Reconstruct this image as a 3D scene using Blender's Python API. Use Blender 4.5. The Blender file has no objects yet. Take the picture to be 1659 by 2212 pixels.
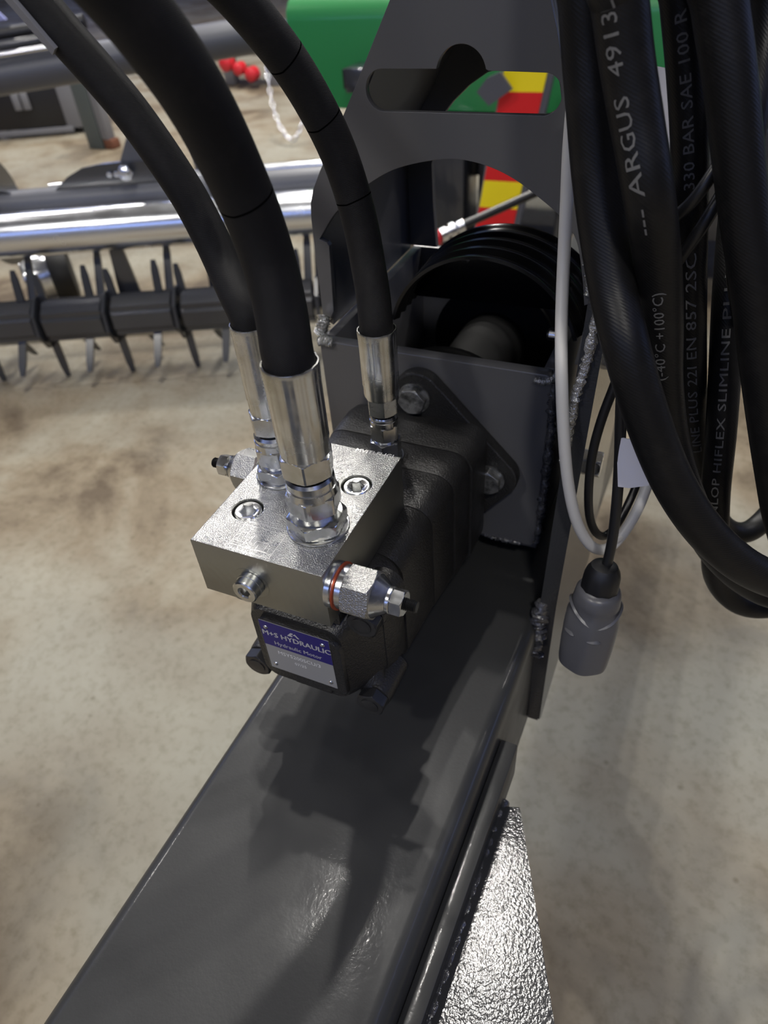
import bpy, bmesh, math, random
from mathutils import Vector, Matrix
random.seed(7)
S = bpy.context.scene
COL = S.collection
PI = math.pi

# ------------------------------------------------------------------ camera
FLOOR = -0.85
cam_d = bpy.data.cameras.new('camera')
cam = bpy.data.objects.new('camera', cam_d); COL.objects.link(cam)
CAM = Vector((0.2717, -0.2437, 0.3113))
RX = Vector((0.9142, 0.3996, -0.0672)); DY = Vector((0.2206, -0.6300, -0.7446)); FW = Vector((-0.3399, 0.6659, -0.6641))
M3 = Matrix((RX, -DY, -FW)).transposed().to_4x4(); M3.translation = CAM
cam.matrix_world = M3
cam_d.sensor_fit = 'VERTICAL'; cam_d.sensor_height = 36.0
cam_d.lens = 1485.9 / 2212.0 * 36.0
cam_d.clip_start = 0.02; cam_d.clip_end = 200
cam_d.dof.use_dof = True
cam_d.dof.focus_distance = 0.47
cam_d.dof.aperture_fstop = 7.5
S.camera = cam

# ------------------------------------------------------------------ world, exposure, lamp rows
w = bpy.data.worlds.new('world'); S.world = w; w.use_nodes = True
w.node_tree.nodes['Background'].inputs[0].default_value = (0.62, 0.72, 0.95, 1)
w.node_tree.nodes['Background'].inputs[1].default_value = 0.6
S.view_settings.view_transform = 'Standard'; S.view_settings.look = 'None'
S.view_settings.gamma = 1.0; S.view_settings.use_curve_mapping = False
S.view_settings.exposure = -0.22
LAMP_W = 62.0
LAMP_Z = 4.3
LAMPS = [(-0.70, 1.00), (-0.88, 1.58), (-1.26, 2.25), (-1.95, 4.1), (-2.9, 5.9), (1.6, -2.9), (-1.9, -3.3)] + \
        [(3.0 - 0.56 * k, 3.4 + 2.2 * k) for k in range(0, 3)] + [(-5.2 - 0.56 * k, 1.2 + 2.4 * k) for k in range(0, 3)]
KEY = (0, 1, 2)       # the three lamps nearest the beam, whose shadows are seen on it

# ------------------------------------------------------------------ helpers
def finish(name, bm, mat, parent=None, smooth=35, uv=None):
    me = bpy.data.meshes.new(name)
    bmesh.ops.recalc_face_normals(bm, faces=bm.faces[:]) if uv is None else None
    bm.to_mesh(me); bm.free()
    if smooth:
        me.shade_smooth(); me.set_sharp_from_angle(angle=math.radians(smooth))
    o = bpy.data.objects.new(name, me); COL.objects.link(o)
    if mat: me.materials.append(mat)
    if parent is not None:
        o.parent = parent
        o.matrix_parent_inverse = parent.matrix_basis.inverted()
    return o

def thing(name, label, cat, loc=(0, 0, 0), group=None):
    o = bpy.data.objects.new(name, None); COL.objects.link(o)
    o.empty_display_size = 0.02
    o.location = loc
    o['label'] = label; o['category'] = cat
    if group: o['group'] = group
    return o

def tag(o, label, cat, group=None):
    o['label'] = label; o['category'] = cat
    if group: o['group'] = group
    return o

def struct(o):
    o['kind'] = 'structure'; return o

def axes(d, hint=(0, 0, 1)):
    d = Vector(d).normalized(); h = Vector(hint)
    if abs(d.dot(h)) > .98: h = Vector((1, 0, 0))
    a = h.cross(d).normalized(); b = d.cross(a)
    return a, b, d

def add_box(bm, lo, hi, bev=0.0, seg=2, rot=None, about=None):
    lo = Vector(lo); hi = Vector(hi)
    r = bmesh.ops.create_cube(bm, size=1.0)
    vs = r['verts']; c = (lo + hi) / 2; s = hi - lo
    for v in vs: v.co = Vector((v.co.x * s.x, v.co.y * s.y, v.co.z * s.z)) + c
    if bev > 0:
        es = list({e for v in vs for e in v.link_edges})
        r = bmesh.ops.bevel(bm, geom=es, offset=bev, segments=seg, profile=.5, affect='EDGES')
        vs = list({v for f in r['faces'] for v in f.verts} | {v for v in vs if v.is_valid})
    if rot is not None:
        p = Vector(about) if about is not None else c
        for v in vs: v.co = rot @ (v.co - p) + p
    return vs

def box(name, lo, hi, mat, parent=None, bev=0.001, rot=None, about=None, seg=2):
    bm = bmesh.new(); add_box(bm, lo, hi, bev, seg, rot, about)
    return finish(name, bm, mat, parent)

def add_rings(bm, rings, cap=True, closed=True):
    vr = [[bm.verts.new(p) for p in r] for r in rings]
    n = len(vr[0])
    for a, b in zip(vr[:-1], vr[1:]):
        for i in range(n if closed else n - 1):
            j = (i + 1) % n
            bm.faces.new((a[i], a[j], b[j], b[i]))
    if cap:
        bm.faces.new(vr[0][::-1]); bm.faces.new(vr[-1])
    return vr

def add_lathe(bm, prof, org, d, n=40, cap=True, rfun=None, hint=(0, 0, 1), a0=0.0):
    a, b, dd = axes(d, hint); org = Vector(org)
    rings = []
    for r, t in prof:
        ring = []
        for i in range(n):
            th = 2 * PI * i / n + a0
            rr = rfun(r, th, t) if rfun else r
            ring.append(org + dd * t + (a * math.cos(th) + b * math.sin(th)) * rr)
        rings.append(ring)
    add_rings(bm, rings, cap)

def lathe(name, prof, org, d, mat, parent=None, n=40, cap=True, rfun=None, smooth=30, a0=0.0):
    bm = bmesh.new(); add_lathe(bm, prof, org, d, n, cap, rfun, a0=a0)
    return finish(name, bm, mat, parent, smooth)

def add_hex(bm, R, t0, t1, org, d, ch=0.12, phase=0.0, both=True, n=72):
    """hexagon of corner radius R with chamfered (turned) ends"""
    h = t1 - t0; inr = R * math.cos(PI / 6)
    def hexr(th):
        x = (th - phase) % (PI / 3) - PI / 6
        return inr / math.cos(x)
    c = ch * R
    ts = [0, .25, .5, .75, 1.0]
    prof = []
    depth = (R - inr) * .62
    for k in ts: prof.append((inr * 1.0 - .02 * R + (R - inr + .02 * R) * k, t0 + depth * k if both else t0 + .02 * h * k))
    for k in reversed(ts): prof.append((inr - .02 * R + (R - inr + .02 * R) * k, t1 - depth * k))
    add_lathe(bm, prof, org, d, n, True, lambda r, th, t: min(r, hexr(th)))

def hexobj(name, R, t0, t1, org, d, mat, parent=None, phase=0.0, both=True):
    bm = bmesh.new(); add_hex(bm, R, t0, t1, org, d, phase=phase, both=both)
    return finish(name, bm, mat, parent, 22)

def catmull(P, m=12):
    P = [Vector(p) for p in P]
    Q = [P[0] * 2 - P[1]] + P + [P[-1] * 2 - P[-2]]
    out = []
    for i in range(1, len(Q) - 2):
        for k in range(m):
            t = k / m
            a, b, c, d = Q[i - 1], Q[i], Q[i + 1], Q[i + 2]
            out.append(.5 * ((2 * b) + (c - a) * t + (2 * a - 5 * b + 4 * c - d) * t * t + (3 * b - a - 3 * c + d) * t ** 3))
    out.append(P[-1]); return out

def smooth_path(P, it):
    for _ in range(it):
        P = [P[0]] + [(P[i - 1] + P[i] * 2 + P[i + 1]) / 4 for i in range(1, len(P) - 1)] + [P[-1]]
    return P

def frames(P):
    T = [(P[min(i + 1, len(P) - 1)] - P[max(i - 1, 0)]).normalized() for i in range(len(P))]
    a, b, _ = axes(T[0]); N = [a]
    for i in range(1, len(P)):
        n = N[-1] - T[i] * N[-1].dot(T[i]); N.append(n.normalized())
    return T, N

def tube(name, P, r, mat, parent=None, n=24, sm=3, m=12, flat=None):
    """round tube through the points with UV = (turns, metres)"""
    P = smooth_path(catmull(P, m), sm)
    T, N = frames(P)
    bm = bmesh.new(); uvl = bm.loops.layers.uv.new('uv')
    L = [0.0]
    for i in range(1, len(P)): L.append(L[-1] + (P[i] - P[i - 1]).length)
    rings = []
    for i, p in enumerate(P):
        B = T[i].cross(N[i])
        rr = r(i / (len(P) - 1)) if callable(r) else r
        ring = []
        for k in range(n):
            th = 2 * PI * k / n
            sx, sy = (1, 1) if flat is None else flat
            ring.append(bm.verts.new(p + (N[i] * math.cos(th) * sx + B * math.sin(th) * sy) * rr))
        rings.append(ring)
    for i in range(len(P) - 1):
        for k in range(n):
            j = (k + 1) % n
            f = bm.faces.new((rings[i][k], rings[i][j], rings[i + 1][j], rings[i + 1][k]))
            for lp, (u, v) in zip(f.loops, ((k / n, L[i]), ((k + 1) / n, L[i]), ((k + 1) / n, L[i + 1]), (k / n, L[i + 1]))):
                lp[uvl].uv = (u, v)
    bm.faces.new(rings[0][::-1]); bm.faces.new(rings[-1])
    o = finish(name, bm, mat, parent, 40, uv=True)
    return o, P, T, N, L

def plate(name, outer, holes, thick, y, mat, parent=None, bev=0.0008):
    """flat plate lying in a plane of constant y, its outline given as (x, z); grows backwards from y"""
    cu = bpy.data.curves.new(name, 'CURVE'); cu.dimensions = '2D'; cu.fill_mode = 'BOTH'
    for pts in [outer] + holes:
        sp = cu.splines.new('POLY'); sp.points.add(len(pts) - 1)
        for p, q in zip(sp.points, pts): p.co = (q[0], q[1], 0, 1)
        sp.use_cyclic_u = True
    cu.extrude = thick / 2 - bev; cu.bevel_depth = bev; cu.bevel_resolution = 1; cu.offset = -bev
    t = bpy.data.objects.new(name, cu); COL.objects.link(t)
    t.matrix_world = Matrix(((1, 0, 0, 0), (0, 0, -1, y + thick / 2), (0, 1, 0, 0), (0, 0, 0, 1)))
    bpy.context.view_layer.update()
    dg = bpy.context.evaluated_depsgraph_get()
    me = bpy.data.meshes.new_from_object(t.evaluated_get(dg))
    me.transform(t.matrix_world)
    bpy.data.objects.remove(t); bpy.data.curves.remove(cu)
    me.name = name
    o = bpy.data.objects.new(name, me); COL.objects.link(o)
    me.materials.clear(); me.materials.append(mat)
    me.shade_smooth(); me.set_sharp_from_angle(angle=math.radians(30))
    if parent is not None:
        o.parent = parent; o.matrix_parent_inverse = parent.matrix_basis.inverted()
    return o

def arc(cx, cz, r, a0, a1, n=16):
    return [(cx + r * math.cos(math.radians(a0 + (a1 - a0) * i / n)), cz + r * math.sin(math.radians(a0 + (a1 - a0) * i / n))) for i in range(n + 1)]

def rrect(cx, cz, hw, hh, r, n=6):
    pts = []
    for sx, sz, a in ((1, 1, 0), (-1, 1, 90), (-1, -1, 180), (1, -1, 270)):
        pts += arc(cx + sx * (hw - r), cz + sz * (hh - r), r, a, a + 90, n)
    return pts

def text_mesh(s, size, bold=0.0, depth=0.0, spacing=1.0):   # flat shaded outline letters
    cu = bpy.data.curves.new('text', 'FONT'); cu.body = s; cu.size = 1.0; cu.extrude = 0
    cu.space_character = spacing; cu.resolution_u = 2
    t = bpy.data.objects.new('text', cu); COL.objects.link(t)
    bpy.context.view_layer.update()
    dg = bpy.context.evaluated_depsgraph_get()
    me = bpy.data.meshes.new_from_object(t.evaluated_get(dg))
    bpy.data.objects.remove(t); bpy.data.curves.remove(cu)
    bm = bmesh.new(); bm.from_mesh(me)
    for v in bm.verts: v.co *= size
    if bold > 0:                                # heavier strokes: the outline laid down three times, slightly apart
        src = [[v.co.copy() for v in f.verts] for f in bm.faces]
        for dx, dy in ((bold, bold * .6), (-bold, -bold * .6)):
            for q in src: bm.faces.new([bm.verts.new((p.x + dx, p.y + dy, p.z)) for p in q])
    bmesh.ops.split_edges(bm, edges=bm.edges[:])
    for i, f in enumerate(bm.faces):            # overlapping strokes of a letter must not share one plane
        for v in f.verts: v.co.z += (i % 9) * 4e-6
    bm.to_mesh(me); bm.free(); me.shade_flat()
    return me

def text_obj(name, s, size, M, mat, parent=None, bold=0.0, depth=0.0, align=0.5, spacing=1.0, sx=1.0):
    me = text_mesh(s, size, bold, depth, spacing)
    xs = [v.co.x for v in me.vertices]
    off = min(xs) + (max(xs) - min(xs)) * align
    for v in me.vertices: v.co.x = (v.co.x - off) * sx
    me.transform(M); me.materials.clear(); me.materials.append(mat); me.name = name
    o = bpy.data.objects.new(name, me); COL.objects.link(o)
    if parent is not None:
        o.parent = parent; o.matrix_parent_inverse = parent.matrix_basis.inverted()
    return o

def text_on_tube(name, s, size, hose, s0, radius, mat, parent, turn=0.0, flip=False, bold=0.0, spacing=1.05, stretch=1.0, toward=CAM):
    """lettering wrapped round a hose, starting s0 metres along it; turn shifts it round the hose (radians)"""
    o, P, T, N, L = hose
    me = text_mesh(s, size, bold, 0.0, spacing)
    for v in me.vertices: v.co.x *= stretch
    bm = bmesh.new(); bm.from_mesh(me); bpy.data.meshes.remove(me)
    es = [e for e in bm.edges if e.calc_length() > size * .25]
    bmesh.ops.subdivide_edges(bm, edges=es, cuts=2, use_grid_fill=False)
    # angle facing the viewer side at the text's start
    def at(sv):
        sv = min(max(sv, 0.0), L[-1] - 1e-6)
        i = 0
        while L[i + 1] < sv: i += 1
        t = (sv - L[i]) / (L[i + 1] - L[i])
        return P[i].lerp(P[i + 1], t), T[i].lerp(T[i + 1], t).normalized(), N[i].lerp(N[i + 1], t).normalized()
    p, tt, nn = at(s0)
    c = toward - p; c = (c - tt * c.dot(tt)).normalized()
    B = tt.cross(nn); base = math.atan2(c.dot(B), c.dot(nn))
    sg = -1 if flip else 1
    for v in bm.verts:
        p, tt, nn = at(s0 + sg * v.co.x)
        B = tt.cross(nn)
        # u = n x t is the letters' up when reading along t
        ang = base + turn - sg * (v.co.y - size * .35) / radius
        v.co = p + (nn * math.cos(ang) + B * math.sin(ang)) * (radius + .00022 + v.co.z)
    return finish(name, bm, mat, parent, 0, uv=True)

# ------------------------------------------------------------------ materials
def mat(name, base, rough=.5, metal=0.0, spec=.5, coat=0.0, coat_rough=.1, noise=None, bump=None, rnoise=None, setup=None, emis=None, trans=0.0, alpha=1.0):
    m = bpy.data.materials.new(name); m.use_nodes = True
    nt = m.node_tree; b = nt.nodes['Principled BSDF']
    b.inputs['Base Color'].default_value = (*base, 1); b.inputs['Roughness'].default_value = rough
    b.inputs['Metallic'].default_value = metal; b.inputs['Specular IOR Level'].default_value = spec
    b.inputs['Coat Weight'].default_value = coat; b.inputs['Coat Roughness'].default_value = coat_rough
    b.inputs['Transmission Weight'].default_value = trans; b.inputs['Alpha'].default_value = alpha
    if emis:
        b.inputs['Emission Color'].default_value = (*emis[0], 1); b.inputs['Emission Strength'].default_value = emis[1]
    N = nt.nodes; Lk = nt.links
    tc = N.new('ShaderNodeTexCoord')
    def nz(scale, detail=4, rough=.55, coord='Object', dist=0.0):
        t = N.new('ShaderNodeTexNoise'); t.inputs['Scale'].default_value = scale; t.inputs['Detail'].default_value = detail
        t.inputs['Roughness'].default_value = rough; t.inputs['Distortion'].default_value = dist
        Lk.new(tc.outputs[coord], t.inputs['Vector']); return t
    if noise:
        cols, scale = noise[0], noise[1]
        t = nz(scale, *(noise[2:] if len(noise) > 2 else ()))
        r = N.new('ShaderNodeValToRGB')
        r.color_ramp.elements[0].position = cols[0][0]; r.color_ramp.elements[0].color = (*cols[0][1], 1)
        r.color_ramp.elements[1].position = cols[-1][0]; r.color_ramp.elements[1].color = (*cols[-1][1], 1)
        for p, c in cols[1:-1]:
            e = r.color_ramp.elements.new(p); e.color = (*c, 1)
        Lk.new(t.outputs['Fac'], r.inputs['Fac']); Lk.new(r.outputs['Color'], b.inputs['Base Color'])
    if rnoise:
        t = nz(rnoise[0], 3); mr = N.new('ShaderNodeMapRange')
        mr.inputs['From Min'].default_value = .3; mr.inputs['From Max'].default_value = .7
        mr.inputs['To Min'].default_value = rnoise[1]; mr.inputs['To Max'].default_value = rnoise[2]
        Lk.new(t.outputs['Fac'], mr.inputs['Value']); Lk.new(mr.outputs['Result'], b.inputs['Roughness'])
    if bump:
        last = None
        for sc, st, ds, *k in (bump if isinstance(bump, list) else [bump]):
            t = nz(sc, k[0] if k else 2)
            bp = N.new('ShaderNodeBump'); bp.inputs['Strength'].default_value = st; bp.inputs['Distance'].default_value = ds
            Lk.new(t.outputs['Fac'], bp.inputs['Height'])
            if last: Lk.new(last.outputs['Normal'], bp.inputs['Normal'])
            last = bp
        Lk.new(last.outputs['Normal'], b.inputs['Normal'])
        if coat: Lk.new(last.outputs['Normal'], b.inputs['Coat Normal'])
    if setup: setup(m, nt, b, tc)
    return m

def hose_weave(su, sv, st, ds, skew=0.0):
    def f(m, nt, b, tc):
        N = nt.nodes; Lk = nt.links
        mp = N.new('ShaderNodeMapping'); mp.inputs['Scale'].default_value = (su, sv, 1); mp.inputs['Rotation'].default_value = (0, 0, skew)
        Lk.new(tc.outputs['UV'], mp.inputs['Vector'])
        wv = N.new('ShaderNodeTexWave'); wv.wave_type = 'BANDS'; wv.bands_direction = 'DIAGONAL'
        wv.inputs['Scale'].default_value = 1.0; wv.inputs['Distortion'].default_value = .6; wv.inputs['Detail'].default_value = 1
        Lk.new(mp.outputs['Vector'], wv.inputs['Vector'])
        bp = N.new('ShaderNodeBump'); bp.inputs['Strength'].default_value = st; bp.inputs['Distance'].default_value = ds
        Lk.new(wv.outputs['Fac'], bp.inputs['Height'])
        nz = N.new('ShaderNodeTexNoise'); nz.inputs['Scale'].default_value = 260; nz.inputs['Detail'].default_value = 2
        Lk.new(tc.outputs['Object'], nz.inputs['Vector'])
        b2 = N.new('ShaderNodeBump'); b2.inputs['Strength'].default_value = .25; b2.inputs['Distance'].default_value = .0004
        Lk.new(nz.outputs['Fac'], b2.inputs['Height']); Lk.new(bp.outputs['Normal'], b2.inputs['Normal'])
        Lk.new(b2.outputs['Normal'], b.inputs['Normal'])
        # pale dust and scuffs
        n2 = N.new('ShaderNodeTexNoise'); n2.inputs['Scale'].default_value = 45; n2.inputs['Detail'].default_value = 6; n2.inputs['Roughness'].default_value = .7
        Lk.new(tc.outputs['Object'], n2.inputs['Vector'])
        r = N.new('ShaderNodeValToRGB'); c = b.inputs['Base Color'].default_value[:3]
        r.color_ramp.elements[0].position = .5; r.color_ramp.elements[0].color = (*c, 1)
        r.color_ramp.elements[1].position = .85; r.color_ramp.elements[1].color = (c[0] * 2.4, c[1] * 2.3, c[2] * 2.1, 1)
        Lk.new(n2.outputs['Fac'], r.inputs['Fac']); Lk.new(r.outputs['Color'], b.inputs['Base Color'])
    return f

def floor_setup(m, nt, b, tc):
    N = nt.nodes; Lk = nt.links
    def nz(scale, detail, rough=.6, vec=None, dist=0.0):
        t = N.new('ShaderNodeTexNoise'); t.inputs['Scale'].default_value = scale; t.inputs['Detail'].default_value = detail
        t.inputs['Roughness'].default_value = rough; t.inputs['Distortion'].default_value = dist
        Lk.new(vec if vec else tc.outputs['Object'], t.inputs['Vector']); return t
    a = nz(2.2, 8, .62, dist=.4)
    r = N.new('ShaderNodeValToRGB'); e = r.color_ramp.elements
    e[0].position = .36; e[0].color = (0.110, 0.082, 0.052, 1)
    e[1].position = .70; e[1].color = (0.337, 0.315, 0.250, 1)
    x = e.new(.46); x.color = (0.216, 0.175, 0.118, 1)
    x = e.new(.56); x.color = (0.276, 0.245, 0.183, 1)
    Lk.new(a.outputs['Fac'], r.inputs['Fac'])
    # grey power-floated patches
    p = nz(1.1, 4, .5); rp = N.new('ShaderNodeValToRGB')
    rp.color_ramp.elements[0].position = .47; rp.color_ramp.elements[0].color = (0, 0, 0, 1)
    rp.color_ramp.elements[1].position = .62; rp.color_ramp.elements[1].color = (1, 1, 1, 1)
    Lk.new(p.outputs['Fac'], rp.inputs['Fac'])
    mx = N.new('ShaderNodeMix'); mx.data_type = 'RGBA'; mx.inputs['B'].default_value = (0.244, 0.243, 0.209, 1)
    sx = N.new('ShaderNodeSeparateXYZ'); Lk.new(tc.outputs['Object'], sx.inputs['Vector'])
    gx = N.new('ShaderNodeMapRange'); gx.inputs['From Min'].default_value = -1.2; gx.inputs['From Max'].default_value = .6
    gx.inputs['To Min'].default_value = .35; gx.inputs['To Max'].default_value = .85; Lk.new(sx.outputs['X'], gx.inputs['Value'])
    mf = N.new('ShaderNodeMath'); mf.operation = 'MULTIPLY'; Lk.new(gx.outputs['Result'], mf.inputs[1])
    Lk.new(rp.outputs['Color'], mf.inputs[0]); Lk.new(mf.outputs[0], mx.inputs['Factor']); Lk.new(r.outputs['Color'], mx.inputs['A'])
    # small dark specks and fine mottling
    f = nz(55, 6, .7); rf = N.new('ShaderNodeValToRGB')
    rf.color_ramp.elements[0].position = .30; rf.color_ramp.elements[0].color = (0.608, 0.591, 0.513, 1)
    rf.color_ramp.elements[1].position = .52; rf.color_ramp.elements[1].color = (1, 1, 1, 1)
    Lk.new(f.outputs['Fac'], rf.inputs['Fac'])
    m2 = N.new('ShaderNodeMix'); m2.data_type = 'RGBA'; m2.blend_type = 'MULTIPLY'; m2.inputs['Factor'].default_value = .6
    Lk.new(mx.outputs['Result'], m2.inputs['A']); Lk.new(rf.outputs['Color'], m2.inputs['B'])
    v = N.new('ShaderNodeTexVoronoi'); v.inputs['Scale'].default_value = 16; Lk.new(tc.outputs['Object'], v.inputs['Vector'])
    rv = N.new('ShaderNodeValToRGB')
    rv.color_ramp.elements[0].position = .035; rv.color_ramp.elements[0].color = (0.441, 0.394, 0.315, 1)
    rv.color_ramp.elements[1].position = .10; rv.color_ramp.elements[1].color = (1, 1, 1, 1)
    Lk.new(v.outputs['Distance'], rv.inputs['Fac'])
    m3 = N.new('ShaderNodeMix'); m3.data_type = 'RGBA'; m3.blend_type = 'MULTIPLY'; m3.inputs['Factor'].default_value = .55
    Lk.new(m2.outputs['Result'], m3.inputs['A']); Lk.new(rv.outputs['Color'], m3.inputs['B'])
    Lk.new(m3.outputs['Result'], b.inputs['Base Color'])
    bp = N.new('ShaderNodeBump'); bp.inputs['Strength'].default_value = .2; bp.inputs['Distance'].default_value = .003
    Lk.new(f.outputs['Fac'], bp.inputs['Height']); Lk.new(bp.outputs['Normal'], b.inputs['Normal'])

def turned_setup(m, nt, b, tc):
    """face-milled arcs: rings about a point beside the block, as relief"""
    N = nt.nodes; Lk = nt.links
    mp = N.new('ShaderNodeMapping'); mp.inputs['Location'].default_value = (.02, 0, .055)
    Lk.new(tc.outputs['Object'], mp.inputs['Vector'])
    wv = N.new('ShaderNodeTexWave'); wv.wave_type = 'RINGS'; wv.rings_direction = 'Y'
    wv.inputs['Scale'].default_value = 48; wv.inputs['Distortion'].default_value = 3.0; wv.inputs['Detail'].default_value = 3; wv.inputs['Detail Scale'].default_value = .4
    Lk.new(mp.outputs['Vector'], wv.inputs['Vector'])
    bp = N.new('ShaderNodeBump'); bp.inputs['Strength'].default_value = .10; bp.inputs['Distance'].default_value = .0006
    Lk.new(wv.outputs['Fac'], bp.inputs['Height'])
    nz = N.new('ShaderNodeTexNoise'); nz.inputs['Scale'].default_value = 500
    Lk.new(tc.outputs['Object'], nz.inputs['Vector'])
    b2 = N.new('ShaderNodeBump'); b2.inputs['Strength'].default_value = .12; b2.inputs['Distance'].default_value = .0003
    Lk.new(nz.outputs['Fac'], b2.inputs['Height']); Lk.new(bp.outputs['Normal'], b2.inputs['Normal'])
    Lk.new(b2.outputs['Normal'], b.inputs['Normal'])

M = {}
M['paint'] = mat('anthracite_paint', (.027, .0275, .028), .42, spec=.34, coat=.22, coat_rough=.12, bump=[(300, .14, .0006), (60, .04, .001)], rnoise=(24, .36, .50))
M['paint_rough'] = mat('anthracite_hammered', (.034, .035, .037), .16, spec=.5, coat=.2, coat_rough=.10, bump=[(420, .50, .0005, 1)])
M['plate_paint'] = mat('anthracite_satin', (.080, .080, .085), .34, spec=.6, coat=.35, coat_rough=.22, bump=[(420, .10, .0005)])
M['weld'] = mat('painted_weld', (.05, .05, .055), .18, spec=.7, coat=.7, coat_rough=.06, bump=[(170, .9, .003, 3)])
M['weld_bare'] = mat('silvery_weld', (.62, .62, .60), .22, metal=.85, bump=[(420, 1.0, .0025, 3)])
M['cast'] = mat('black_cast_paint', (.017, .0165, .016), .36, spec=.55, bump=[(620, .60, .0010, 2), (40, .2, .003)], rnoise=(60, .30, .44))
M['black_bolt'] = mat('black_oxide', (.015, .015, .016), .34, spec=.55, bump=[(200, .15, .0006)])
M['grey_bolt'] = mat('dull_zinc_bolt', (.30, .30, .29), .42, metal=.85, bump=[(200, .35, .001)], rnoise=(120, .3, .55), noise=([(.35, (.12, .12, .115)), (.6, (.36, .36, .35))], 140))
M['zinc'] = mat('bright_zinc', (.66, .67, .68), .20, metal=1.0, rnoise=(90, .14, .30), bump=[(160, .06, .0004)], noise=([(.3, (.52, .52, .49)), (.6, (.70, .71, .73))], 55))
M['zinc_ferrule'] = mat('crimped_zinc', (.66, .66, .64), .24, metal=1.0, rnoise=(60, .17, .33), bump=[(90, .10, .0006)], noise=([(.3, (.48, .47, .42)), (.65, (.72, .73, .74))], 38))
M['block_top'] = mat('blasted_zinc', (.43, .43, .42), .30, metal=1.0, bump=[(1100, 1.0, .0006, 1)], rnoise=(40, .25, .36))
M['block_side'] = mat('milled_zinc', (.36, .365, .34), .38, metal=1.0, setup=turned_setup)
M['mark'] = mat('etched_mark', (.78, .78, .76), .42, metal=.9)
M['copper'] = mat('copper_seal', (.33, .060, .022), .4, metal=.5)
M['black_steel'] = mat('black_thread', (.02, .02, .02), .3, metal=.5)
M['hose'] = mat('fabric_wrapped_rubber', (.0060, .0057, .0062), .62, spec=.22, setup=hose_weave(42, 900, .30, .0006, .0))
M['hose2'] = mat('braid_printed_rubber', (.0070, .0068, .0070), .42, spec=.27, setup=hose_weave(22, 260, .10, .0006, .0))
M['print'] = mat('pale_print', (.15, .147, .14), .6, spec=.3)
M['plate_alu'] = mat('brushed_aluminium', (.34, .34, .34), .5, metal=.3)
M['plate_blue'] = mat('dark_blue_print', (.018, .012, .14), .4, spec=.4)
M['plate_txt'] = mat('silver_print', (.52, .52, .52), .45, metal=.2)
M['stamp'] = mat('stamped_letters', (.80, .80, .80), .35)
M['cable_white'] = mat('grey_white_sheath', (.52, .51, .49), .45, bump=[(40, .1, .001)])
M['cable_black'] = mat('black_sheath', (.010, .010, .011), .38)
M['seam'] = mat('dark_seam', (.002, .002, .002), .95, spec=0.0)
M['plug'] = mat('grey_plastic', (.085, .085, .092), .34, bump=[(300, .12, .0004)])
M['gland'] = mat('black_plastic', (.007, .007, .008), .45)
M['paper'] = mat('white_label', (.66, .66, .72), .6, bump=[(120, .2, .0006)])
M['hood'] = mat('gloss_black', (.004, .004, .0045), .22, spec=.4, bump=[(60, .05, .001)])
M['rope'] = mat('dull_steel', (.005, .005, .005), .7, spec=.15)
M['floor'] = mat('worn_concrete', (.4, .37, .33), .62, spec=.3, setup=floor_setup)
M['wall'] = mat('warehouse_panel', (.36, .36, .355), .6)
M['ceiling'] = mat('grey_sheet', (.30, .30, .305), .7)
M['glass'] = mat('daylight_pane', (.3, .4, .6), .3, emis=((.33, .46, 1.0), 2.6))
M['roof_glass'] = mat('rooflight_pane', (.3, .4, .6), .3, emis=((.30, .40, 1.0), 6.0))
M['lamp'] = mat('lamp_housing', (.6, .6, .6), .5)
M['lens'] = mat('lamp_lens', (.9, .9, .9), .4, emis=((1, .97, .92), 12.0))
M['galv'] = mat('galvanised_tube', (.76, .78, .82), .22, metal=1.0, rnoise=(12, .18, .28))
M['dark_steel'] = mat('dark_blue_grey_paint', (.030, .032, .038), .24, spec=.6, coat=.5, coat_rough=.08)
M['grey_tube'] = mat('grey_paint', (.085, .088, .105), .42)
M['tyre'] = mat('tyre_rubber', (.008, .008, .008), .6)
M['green'] = mat('green_paint', (.018, .205, .055), .34, spec=.5, coat=.3)
M['yellow'] = mat('yellow_tape', (1.0, .80, .008), .4)
M['red'] = mat('red_tape', (.74, .010, .014), .4)
M['red_plastic'] = mat('red_cap', (.55, .02, .03), .4)
M['black_panel'] = mat('black_panel', (.010, .010, .012), .4)
M['grey_panel'] = mat('grey_panel', (.18, .18, .19), .5)
M['post'] = mat('grey_green_post', (.085, .10, .098), .5)
M['blue_panel'] = mat('blue_grey_panel', (.30, .32, .60), .5)
M['rust'] = mat('rust_brown', (.16, .06, .03), .7)
M['orange'] = mat('orange_paint', (.30, .075, .01), .5)

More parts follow.
